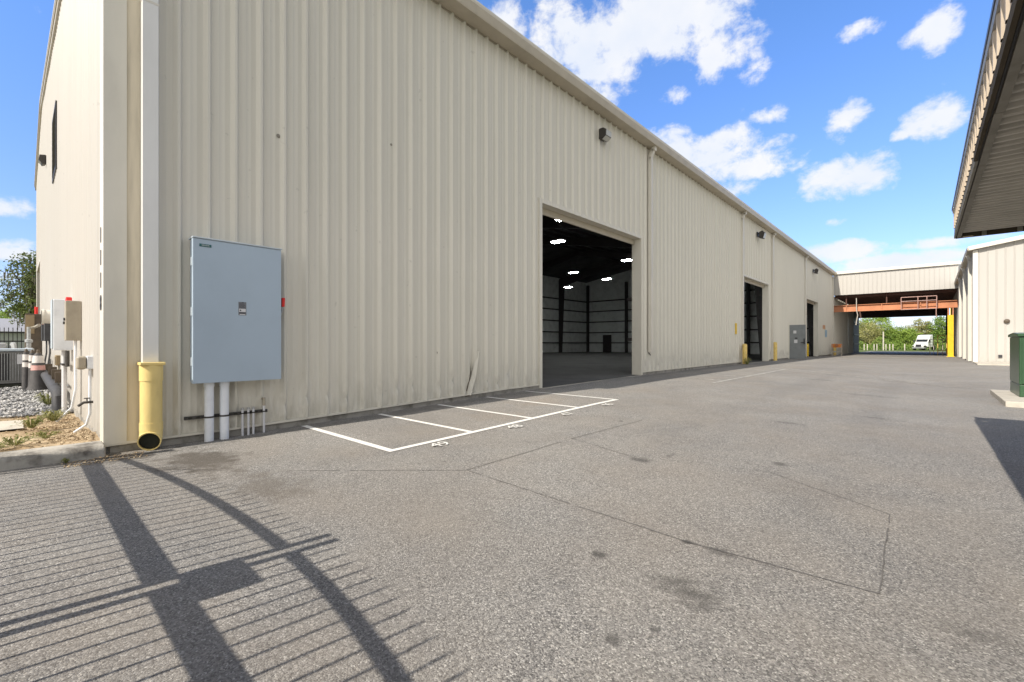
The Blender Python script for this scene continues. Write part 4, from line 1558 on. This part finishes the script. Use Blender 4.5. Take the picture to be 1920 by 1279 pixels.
for i in range(7000):
    x = -10.8 - 9 * rnd.random() ** 1.2
    y = .62 - 3.2 * rnd.random() ** 1.3
    r_ = rnd.uniform(.018, .05)
    pebble(gs, (x, y, dirt_z(x, y) + .02 + r_ * .4), r_, rnd)
o = gs.build('gravel', M['stone'], fix=False)
tag(o, 'blue-grey crushed stone spread beside the end wall', 'gravel', kind='stuff')
lt = MB()
for i in range(1500):
    x = -6.85 - 3.8 * rnd.random() ** 1.5
    y = .60 - abs(rnd.gauss(0, .16 + .05 * (-6.8 - x)))
    pebble(lt, (x, y, dirt_z(x, y) + .005), rnd.uniform(.008, .03), rnd)
for i in range(260):
    x = rnd.uniform(-6.52, -6.2)
    y = rnd.uniform(.3, .95)
    pebble(lt, (x, y, gz(x, y) + .004), rnd.uniform(.004, .014), rnd)
o = lt.build('leaf_litter', M['litter'], fix=False)
tag(o, 'brown clods and dry litter at the foot of the corner', 'litter', kind='stuff')


def weed(label, x, y, z, r_, h, n, seed, group='weeds in the dirt strip'):
    rnd_ = random.Random(seed)
    mb = MB()
    for i in range(n):
        a_ = rnd_.uniform(0, 2 * pi)
        l_ = r_ * rnd_.uniform(.4, 1)
        hh = h * rnd_.uniform(.3, 1)
        w = .005 * rnd_.uniform(.6, 1.6) + r_ * .014
        b0 = Vector((x + cos(a_) * r_ * .1, y + sin(a_) * r_ * .1, z))
        m_ = Vector((x + cos(a_) * l_ * .55, y + sin(a_) * l_ * .55, z + hh))
        e_ = Vector((x + cos(a_) * l_, y + sin(a_) * l_, z + hh * rnd_.uniform(.4, .95)))
        s_ = Vector((-sin(a_), cos(a_), 0)) * w
        mb.face([b0 - s_ * .5, b0 + s_ * .5, m_ + s_, m_ - s_])
        mb.face([m_ - s_, m_ + s_, e_])
        for k_ in range(2):
            leaf(mb, m_ + Vector((rnd_.uniform(-.4, .4), rnd_.uniform(-.4, .4), rnd_.uniform(-.1, .3))) * l_ * .6, w * 3.2, rnd_, .6)
    o_ = mb.build('weed', M['weed'], fix=False)
    tag(o_, label, 'weed', group)
    return o_


weed('green weed clump between the gravel and the end wall', -9.4, .35, .04, .25, .16, 46, 1)
weed('dark leafy weed on the sandy dirt behind the pale strip', -8.75, .12, .05, .26, .15, 44, 2)
weed('straggling weed near the left edge of the dirt', -7.25, -.02, .07, .30, .10, 34, 3)
weed('sparse weed in the middle of the dirt strip', -7.6, .22, .06, .22, .09, 26, 4)
weed('low weed at the far left edge behind the kerb', -7.05, -.16, .07, .22, .10, 26, 5)
weed('yellowish weed by the foot of the fat dark pipe', -11.9, .38, .05, .3, .22, 40, 6)
weed('tiny weed growing in the kerb foot near the corner', -6.46, .33, -.05, .07, .05, 18, 7)
ps = sheet(frange(-10.2, -8.9, .3), frange(-9, .05, .5), lambda x, y: dirt_z(x, y) + .03).build('concrete_path', M['concrete_pale'], fix=False)
ps['kind'] = 'structure'

# ------------------------------------------------------------------ things along the warehouse wall further off


def bollard(name, label, x, y, h, r_, m, group, cap=True):
    z = gz(x, y)
    t_ = thing(name, label, 'bollard', (x, y, z), group)
    MB().lathe((x, y, z - .05), [(r_, 0), (r_, h), (r_ * .8, h + .05), (r_ * .3, h + .07)], 16).build('post', m, t_)
    MB().lathe((x, y, z - .01), [(r_ + .05, 0), (r_ + .04, .03)], 16).build('footing', M['concrete'], t_)
    return t_


BG = 'yellow bollards at the bay doors'
bollard('yellow_bollard', 'fat yellow bollard left of the second bay door with weeds at its foot', WX + .22, 23.25, .95, .105, M['yellow_old'], BG)
bollard('yellow_bollard', 'faded yellow bollard just right of the second bay door', WX + .22, 28.95, 1.05, .10, M['yellow_old'], BG)
bollard('yellow_bollard', 'thin yellow bollard inside the farthest bay door', WX - .55, 42.6, 1.0, .085, M['yellow'], BG)
bollard('yellow_bollard', 'yellow bollard at the far corner of the warehouse', WX + .30, 49.9, 1.05, .115, M['yellow_old'], BG)
weed('green weeds around the foot of the yellow bollard', WX + .36, 23.1, .19, .32, .32, 50, 9, None)
sg = MB().box(WX + .036, WX + .05, 22.42, 22.66, 1.62, 2.12).build('caution_sign', M['yellow'])
tag(sg, 'narrow yellow sign on the ribs left of the second bay door', 'sign')
# grey personnel door standing open
pd = thing('steel_door', 'grey steel door leaf standing open against the yard', 'door', (WX, 33.1, .2))
dz = gz(WX, 33.1)
MB().box(WX + .04, WX + .96, 33.14, 33.19, dz + .03, dz + 2.16).build('leaf', M['door_grey'], pd, bevel=.006)
MB().box(WX + .036, WX + .09, 33.05, 33.13, dz + .02, dz + 2.24).build('jamb', M['trim'], pd)
MB().box(WX + .30, WX + .46, 33.132, 33.1385, dz + 1.62, dz + 1.80).build('notice', M['label_white'], pd)
MB().box(WX + .34, WX + .52, 33.132, 33.1385, dz + 1.02, dz + 1.22).build('warning_plate', M['label_white'], pd)
MB().box(WX + .38, WX + .52, 33.132, 33.1385, dz + 1.28, dz + 1.36).build('dark_plate', M['ink'], pd)
hb_ = MB().tube([(WX + .70, 33.10, dz + 1.05), (WX + .92, 33.10, dz + 1.05)], .018, 8)
hb_.box(WX + .86, WX + .92, 33.09, 33.14, dz + .95, dz + 1.30)
hb_.build('handle', M['ink'], pd)
pf = MB()
pf.box(WX - .02, WX + .006, 33.2, 34.2, dz + .12, dz + 2.2)
# barricade, signs at the far end
ba = thing('barricade', 'orange and white folding barricade leaning by the far corner', 'barricade', (WX + .55, 48.4, gz(WX, 48.4)))
bz = gz(WX, 48.4)
for i, (x, y) in enumerate(((WX + .30, 48.3), (WX + .95, 48.3), (WX + .30, 48.8), (WX + .95, 48.8))):
    MB().bar((x, y, bz), (x, 48.5 + (.03 if i > 1 else -.03), bz + 1.05), .07, .04).build('leg', M['concrete_pale'], ba)
MB().box(WX + .24, WX + 1.0, 48.42, 48.45, bz + .72, bz + 1.02).build('upper_board', M['barricade'], ba)
MB().box(WX + .24, WX + 1.0, 48.36, 48.39, bz + .30, bz + .42).build('lower_board', M['concrete_pale'], ba)
MB().lathe((WX + .62, 48.40, bz + .92), [(.11, 0), (.13, .03), (.13, .09), (.11, .12)], 18, axis=(0, -1, 0)).build('lamp', M['orange'], ba)
o = MB().box(WX + .036, WX + .052, 46.6, 47.5, 1.75, 2.35).build('blue_sign', M['sign_blue'])
tag(o, 'pale blue notice on the wall near the far corner', 'sign')
o = MB().box(WX + .036, WX + .052, 45.5, 46.6, 2.42, 2.75).build('orange_sign', M['sign_orange'])
tag(o, 'faded orange notice above the pale blue one', 'sign')

# ------------------------------------------------------------------ covered passage between the buildings
cp_ = thing('covered_passage', 'cream fascia and dark roof bridging the two buildings', 'passage', (-2.5, 51, 0))
YP = 50.75
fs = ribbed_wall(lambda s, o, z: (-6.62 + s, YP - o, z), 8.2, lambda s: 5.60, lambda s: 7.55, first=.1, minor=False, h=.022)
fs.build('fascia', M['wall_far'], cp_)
MB().box(-6.75, 1.75, YP - .12, 73, 7.56, 7.72).build('roof', M['roof'], cp_)
MB().box(-6.75, 1.75, YP - .16, YP - .122, 7.50, 7.74).build('roof_edge', M['trim_white'], cp_)
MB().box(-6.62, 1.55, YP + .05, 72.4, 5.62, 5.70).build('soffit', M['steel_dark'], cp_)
for i in range(9):
    y = 51.6 + i * 1.35
    MB().box(-6.6, 1.5, y - .05, y + .05, 5.38, 5.618).build('purlin', M['steel_red'], cp_)
hd_ = MB()
hd_.box(-6.8, 1.5, 72.0, 72.3, 4.42, 5.6)
hd_.build('far_header', M['steel_red'], cp_)
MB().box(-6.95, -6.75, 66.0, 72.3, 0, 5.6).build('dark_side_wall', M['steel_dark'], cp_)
MB().box(1.22, 1.5, 71.9, 72.3, 0, 4.42).build('far_post', M['steel_dark'], cp_)
lw = ribbed_wall(lambda s, o, z: (-6.70 + o, 51.0 + s, z), 15.0, lambda s: .1, lambda s: 5.6, first=.15, minor=False)
lw.build('side_panel', M['wall'], cp_)
for z in (1.1, 2.2, 3.6):
    MB().box(-6.74, -6.62, 66.05, 71.9, z, z + .14).build('girt', M['black_paint'], cp_)
MB().box(-6.72, -6.60, 60.6, 60.9, .1, 5.5).build('end_post', M['trim'], cp_)

cr = thing('crane_runway', 'orange overhead crane beam on a yellow column', 'crane', (1.14, 51.2, 0))
CY = 51.2
bm_ = MB()
bm_.box(-6.66, 1.56, CY - .02, CY + .02, 4.13, 4.65)
bm_.box(-6.66, 1.56, CY - .16, CY + .16, 4.65, 4.69)
bm_.box(-6.66, 1.56, CY - .16, CY + .16, 4.09, 4.13)
cb = bm_.build('beam', M['orange'], cr)
for x in (-5.7, -3.2, -.66):
    MB().box(x - .03, x + .03, CY - .15, CY - .02, 4.13, 4.65).build('stiffener', M['orange'], cb)
cm = MB()
zc = gz(1.14, CY)
cm.box(.97, 1.32, CY - .16, CY - .12, zc, 3.5)
cm.box(.97, 1.32, CY + .12, CY + .16, zc, 3.5)
cm.box(1.12, 1.16, CY - .12, CY + .12, zc, 4.09)
cm.box(.88, 1.40, CY - .24, CY + .24, zc - .02, zc + .03)
co_ = cm.build('column', M['yellow'], cr)
for x in (.97, 1.25):
    MB().box(x, x + .07, CY - .13, CY + .13, 3.5, 4.09).build('column_head', M['orange'], co_)
rr = MB()
xa, xb = -1.88, .32
for z in (4.06, 4.74, 5.08):
    rr.tube([(xa, CY - .6, z), (xb, CY - .6, z)], .03, 8)
for x in (xa, -.82, -.27, xb):
    rr.tube([(x, CY - .6, 4.06), (x, CY - .6, 5.08)], .03, 8)
    rr.tube([(x, CY - .6, 4.06), (x, CY - .1, 4.06)], .025, 6)
rr.tube([(xb - .03, CY - .6, 4.06), (xb - .03, CY - .6, 3.35)], .03, 8)
rr.build('service_railing', M['pink_rail'], cr)
pdn = [(-4.94, CY - .27, 5.27), (-4.94, CY - .27, 4.5), (-4.93, CY - .27, 4.17), (-4.85, CY - .27, 3.73), (-4.94, CY - .27, 3.18), (-4.97, CY - .27, 2.85)]
MB().tube(pdn, .035, 8).build('pendant_cable', M['rope'], cr)
for x in (-5.7, -2.86):
    MB().tube([(x, CY, 4.69), (x, CY, 5.62)], .05, 8).build('hanger', M['steel_red'], cr)

sgate = thing('safety_gate', 'yellow and white pipe gate beside the yellow column', 'gate', (.7, 56, gz(0, 56)))
z0 = gz(0, 56)
yg = MB()
for x in (.42, 1.0):
    yg.tube([(x, 56, z0), (x, 56, z0 + 1.85)], .03, 8)
for z in (.25, .45, 1.80):
    yg.tube([(.42, 56, z0 + z), (1.0, 56, z0 + z)], .025, 8)
yg.build('yellow_frame', M['yellow_old'], sgate)
wg = MB()
for z in (.95, 1.2, 1.45):
    wg.tube([(-.1, 56.2, z0 + z), (1.0, 56.2, z0 + z)], .022, 8)
for x in (-.1, .15, .75):
    wg.tube([(x, 56.2, z0), (x, 56.2, z0 + 1.45)], .022, 8)
wg.build('white_rails', M['concrete_pale'], sgate)

# ------------------------------------------------------------------ white semi truck beyond the passage
tk = thing('semi_truck', 'white semi truck cab parked in front of the trees', 'truck', (-1.6, 138, gz(0, 138)))
tz = gz(0, 138)
ang = radians(-152)
ca, sa_ = cos(ang), sin(ang)


def tp(u, v, w):
    """truck coordinates: u forward, v left, w up"""
    return (-1.5 + (u * sin(radians(-18)) * 1 + v * cos(radians(-18))), 138 + (-u * cos(radians(-18)) + v * sin(radians(-18))), tz + w)


tb_ = MB()
tb_.prism([(-2.2, .75), (.6, .75), (.6, 1.75), (.35, 1.85), (-.15, 2.45), (-.9, 3.35), (-2.2, 3.5)], lambda p, q, t: tp(p, t, q), -1.12, 1.12)
tb_.build('cab', M['white'], tk, bevel=.08)
hd2 = MB()
hd2.prism([(.58, .7), (2.0, .65), (2.05, 1.15), (1.9, 1.45), (.58, 1.80)], lambda p, q, t: tp(p, t, q), -.85, .85)
hd2.build('hood', M['white'], tk, bevel=.08)
MB().prism([(2.06, .75), (2.09, .75), (2.03, 1.32), (2.0, 1.32)], lambda p, q, t: tp(p, t, q), -.5, .5).build('grille', M['black_paint'], tk)
MB().prism([(.30, 1.90), (.34, 1.93), (-.10, 2.47), (-.15, 2.45)], lambda p, q, t: tp(p + .05, t, q), -.98, .98).build('windshield', M['glass'], tk)
for s_ in (-1, 1):
    MB().prism([(-.9, 1.75), (.15, 1.75), (-.25, 2.35), (-.9, 2.4)], lambda p, q, t: tp(p, t, q), s_ * 1.125, s_ * 1.14).build('side_window', M['glass'], tk)
    MB().obox(tp(.35, s_ * 1.35, 2.05), (1, 0, 0), (0, 1, 0), (0, 0, 1), .12, .08, .3).build('mirror', M['black_paint'], tk)
    w = MB().lathe(tp(1.35, s_ * .75, .5), [(.48, 0), (.5, .05), (.5, .25), (.47, .3)], 20, axis=Vector(tp(0, s_, 0)) - Vector(tp(0, 0, 0))).build('wheel', M['rubber'], tk)
    MB().lathe(tp(1.35, s_ * 1.06, .5), [(.27, 0), (.2, .02)], 16, axis=Vector(tp(0, s_, 0)) - Vector(tp(0, 0, 0))).build('rim', M['galv'], w)
    w = MB().lathe(tp(-3.2, s_ * .75, .5), [(.48, 0), (.5, .05), (.5, .35), (.47, .4)], 20, axis=Vector(tp(0, s_, 0)) - Vector(tp(0, 0, 0))).build('wheel', M['rubber'], tk)
    MB().obox(tp(2.03, s_ * .68, .98), (1, 0, 0), (0, 1, 0), (0, 0, 1), .14, .08, .1).build('headlight', M['label_white'], tk)
    MB().obox(tp(1.35, s_ * .85, 1.08), Vector(tp(1, 0, 0)) - Vector(tp(0, 0, 0)), Vector(tp(0, 1, 0)) - Vector(tp(0, 0, 0)), (0, 0, 1), .62, .24, .06).build('fender', M['white'], tk, bevel=.04)
MB().obox(tp(2.12, 0, .55), Vector(tp(1, 0, 0)) - Vector(tp(0, 0, 0)), Vector(tp(0, 1, 0)) - Vector(tp(0, 0, 0)), (0, 0, 1), .10, 1.1, .16).build('bumper', M['galv'], tk, bevel=.03)
MB().obox(tp(-2.6, 0, .75), Vector(tp(1, 0, 0)) - Vector(tp(0, 0, 0)), Vector(tp(0, 1, 0)) - Vector(tp(0, 0, 0)), (0, 0, 1), 1.8, .45, .12).build('chassis', M['black_paint'], tk)
MB().tube([tp(-2.35, 1.0, .8), tp(-2.35, 1.0, 3.3)], .08, 10).build('exhaust_stack', M['galv'], tk)

# white posts at the edge of the trees
PG = 'white posts at the edge of the trees'
wp = None
for x in (-11.38, -10.80, -9.59, -9.08, -7.49, -6.84, -6.29, -4.31):
    if wp is None:
        wp = MB().lathe((0, 0, -.1), [(.09, 0), (.09, 1.4), (.05, 1.5)], 12).build('white_post', M['concrete_pale'])
        tag(wp, 'short white post standing at the edge of the trees', 'post', PG)
        wp.location = (x, 132, gz(0, 132))
    else:
        c = wp.copy()
        COL.objects.link(c)
        c.location = (x, 132, gz(0, 132))
o = MB().tube([(-7.95, 132, -.4), (-7.95, 132, 3.9)], .13, 12).build('utility_pole', M['concrete_pale'])
tag(o, 'tall pale pole among the short white posts', 'pole')

# ------------------------------------------------------------------ second building on the right
b2 = thing('cream_building', 'cream ribbed metal building on the right beyond the transformer', 'building', (1.6, 33, 0))
BX, BY, BE = 1.6, 33.0, 5.95
zb2 = .2


def b2roof(x):
    return BE + .1 + .16 * (x - BX)


fw2 = ribbed_wall(lambda s, o, z: (BX + .03 + s, BY - o, z), 20, lambda s: zb2 + .02, lambda s: b2roof(BX + s), first=.15, minor=False, rows=(2,), h=.022)
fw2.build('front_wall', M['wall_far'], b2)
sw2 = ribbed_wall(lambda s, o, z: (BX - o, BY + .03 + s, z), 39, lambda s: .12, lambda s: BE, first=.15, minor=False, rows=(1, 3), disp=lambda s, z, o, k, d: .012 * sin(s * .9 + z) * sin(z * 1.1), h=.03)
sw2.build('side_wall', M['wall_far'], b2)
MB().prism([(BX - .22, b2roof(BX - .22)), (BX + 20, b2roof(BX + 20)), (BX + 20, b2roof(BX + 20) + .1), (BX - .22, b2roof(BX - .22) + .1)], lambda p, q, t: (p, t, q), BY - .18, 72).build('roof', M['roof'], b2)
MB().prism([(BX - .20, b2roof(BX - .2) - .10), (BX + 20, b2roof(BX + 20) - .10), (BX + 20, b2roof(BX + 20) + .06), (BX - .2, b2roof(BX - .2) + .06)], lambda p, q, t: (p, t, q), BY - .24, BY - .185).build('rake_trim', M['trim_white'], b2)
MB().prism([(BX - .02, BE - .02), (BX - .24, BE - .02), (BX - .27, BE + .12), (BX - .23, BE + .12), (BX - .21, BE + .04), (BX - .02, BE + .04)], lambda p, q, t: (p, t, q), BY - .15, 72).build('gutter', M['gutter'], b2)
MB().box(BX - .042, BX + .14, BY - .042, BY + .14, .19, BE - .03).build('corner_trim', M['trim_white'], b2)
for y in (34.2, 39.5, 45.0):
    d = MB().box(BX - .17, BX - .034, y - .07, y + .07, .25, BE - .35)
    d.obox((BX - .15, y, BE - .24), (0, 1, 0), (-.4, 0, 1), (1, 0, .4), .07, .15, .06)
    d.build('downspout', M['trim_white'], b2)
MB().lathe((2.73, BY - .034, 2.28), [(.10, 0), (.11, .03), (.10, .06), (.04, .085)], 18, axis=(0, -1, 0)).build('alarm_bell', M['brown_box'], b2)
MB().box(2.44, 2.58, BY - .06, BY - .034, .48, .62).build('vent', M['ink'], b2)
MB().box(1.55, 8.0, 29.8, 32.95, .10, .255).build('concrete_apron', M['concrete_pale'], b2, bevel=.01)
MB().box(BX + .02, BX + 20, BY + .1, 71, 0, 5.9).build('core_walls', M['steel_dark'], b2)

# ------------------------------------------------------------------ transformer cabinet
pz = gz(1.2, 13)
tpd = thing('transformer', 'dark green transformer cabinet on a concrete pad', 'transformer', (1.9, 13, pz))
MB().box(1.0, 3.6, 12.3, 15.25, pz - .1, pz + .10).build('pad', M['concrete_pale'], tpd, bevel=.015)
tb2 = MB()
tb2.box(1.285, 3.2, 13.45, 14.925, pz + .10, pz + .34)
tb2.box(1.28, 3.205, 13.445, 14.93, pz + .345, pz + 1.30)
gbx = tb2.build('cabinet', M['green_box'], tpd, bevel=.015)
MB().prism([(13.41, 0), (14.96, 0), (14.96, .06), (14.1, .09), (13.41, .06)], lambda p, q, t: (t, p, pz + 1.302 + q), 1.255, 3.23).build('lid', M['green_box'], tpd, bevel=.01)
lvv = MB()
for i in range(7):
    z = pz + .48 + i * .1
    lvv.box(1.55, 2.25, 13.41, 13.444, z, z + .05)
lvv.build('louvre', M['green_box'], gbx)
MB().box(1.32, 1.36, 13.425, 13.444, pz + .37, pz + 1.27).build('door_edge', M['green_box'], gbx)

# ------------------------------------------------------------------ canopy overhead at the right
ca_ = thing('canopy', 'low metal canopy with corrugated soffit and tan ribbed band', 'canopy', (2.2, 2, 2.3))
CE = 7.1
CB = 1.16


def cxy(rel, y):
    return .19 + .008 * (CE - y) + rel


def cprism(poly, y0, y1):
    mb = MB()
    mb.prism(poly, lambda p, q, t: (cxy(p, t), t, CB + q), y0, y1)
    return mb


cprism([(.012, 1.20), (.021, 1.20), (.021, 1.49), (.012, 1.49)], -7, CE - .02).build('inner_board', M['black_paint'], ca_)
cprism([(-.022, 1.495), (.02, 1.495), (.02, 1.524), (-.022, 1.524)], -7, CE + .03).build('roof_edge', M['canopy_edge'], ca_)
cprism([(-.014, 1.462), (.01, 1.462), (.01, 1.494), (-.018, 1.494)], -7, CE + .01).build('gutter_strip', M['galv'], ca_)
band = MB()
pr = rib_profile(14.1, .05, .15, .014, False)
prev = None
for (s, o_, k_) in pr:
    y = -7 + s
    cur = [(cxy(-o_ * .75 + .0, y), y, CB + 1.275), (cxy(-o_ * .75 + .0, y), y, CB + 1.461)]
    if prev:
        band.face([prev[0], cur[0], cur[1], prev[1]])
    prev = cur
band.build('ribbed_band', M['canopy_band'], ca_, fix=False)
cprism([(-.012, 1.18), (.006, 1.18), (.014, 1.272), (-.006, 1.272)], -7, 4.2).build('bottom_trim', M['canopy_trim'], ca_)
cprism([(-.004, 1.18), (.010, 1.18), (.016, 1.274), (.0, 1.274)], 4.201, CE + .01).build('bottom_trim', M['canopy_frame'], ca_)
cprism([(.022, 1.182), (.058, 1.182), (.058, 1.23), (.022, 1.23)], -7, 3.4).build('soffit_frame', M['canopy_frame'], ca_)
cprism([(.018, 1.180), (.052, 1.180), (.052, 1.23), (.018, 1.23)], 3.401, CE - .02).build('soffit_frame', M['canopy_frame'], ca_)
so = MB()
xs_ = [.05, 4.2]
y = -7.0
rowp = None
while y < CE - .1:
    a_ = 2 * pi * y / .105
    zz = CB + 1.222 + .026 * max(-.75, min(.75, 1.3 * sin(a_)))
    cur = [(cxy(.045, y), y, zz), (4.4, y, zz)]
    if rowp:
        so.f.append((len(so.v), len(so.v) + 1, len(so.v) + 2, len(so.v) + 3))
        so.v += [rowp[0], rowp[1], cur[1], cur[0]]
        so.s.append(False)
    rowp = cur
    y += .0125
so.build('soffit', M['soffit'], ca_, fix=False)
MB().box(.20, 4.4, CE - .012, CE + .012, CB + 1.176, CB + 1.50).build('end_band', M['canopy_trim'], ca_)
for i in range(14):
    x = .42 + i * .26
    MB().box(x - .018, x + .018, CE - .05, CE - .0125, CB + 1.178, CB + 1.225).build('end_bracket', M['canopy_frame'], ca_)
MB().box(.22, 4.4, CE - .055, CE - .014, CB + 1.226, CB + 1.24).build('end_ledge', M['canopy_frame'], ca_)
MB().box(.30, 4.4, -7, CE + .02, CB + 1.478, CB + 1.53).build('roof_deck', M['canopy_edge'], ca_)
for yy in (-5.5, .2):
    MB().box(4.0, 4.15, yy, yy + .15, -.1, CB + 1.19).build('support_post', M['canopy_trim'], ca_)

# ------------------------------------------------------------------ iron gate whose shadow lies across the drive
gt = thing('iron_gate', 'black iron drive gate with an arched top that shadows the asphalt', 'gate', (-2.85, -.75, 0))
GYY = -.75


def arch(x):
    d = x + 3.1
    return 1.485 - (.0526 if d > 0 else .0253) * d * d


for (xa, xb) in ((-6.45, -3.0), (-2.935, .5)):
    lf_ = MB()
    xs_ = frange(xa, xb, .12)
    for p, q in zip(xs_[:-1], xs_[1:]):
        lf_.bar((p, GYY, arch(p)), (q + .004, GYY, arch(q + .004)), .03, .05)
    lf_.box(xa, xb, GYY - .016, GYY + .016, .950, 1.055)
    lf_.box(xa, xb, GYY - .018, GYY + .018, .10, .16)
    for x in (xa + .02, xb - .02):
        lf_.box(x - .025, x + .025, GYY - .025, GYY + .025, .02, arch(x) + .215)
    for x in frange(xa + .12, xb - .12, .125):
        lf_.box(x - .007, x + .007, GYY - .007, GYY + .007, .12, arch(x) + .15)
        lf_.lathe((x, GYY, arch(x) + .15), [(.010, 0), (.001, .06)], 6)
    lf_.build('gate_leaf', M['black_paint'], gt)
MB().box(-3.05, -2.67, GYY - .035, GYY + .035, 1.08, 1.275).build('lock_box', M['black_paint'], gt)
for x in (-6.56, .62):
    MB().box(x - .06, x + .06, GYY - .06, GYY + .06, -.1, 1.55).build('gate_post', M['black_paint'], gt)
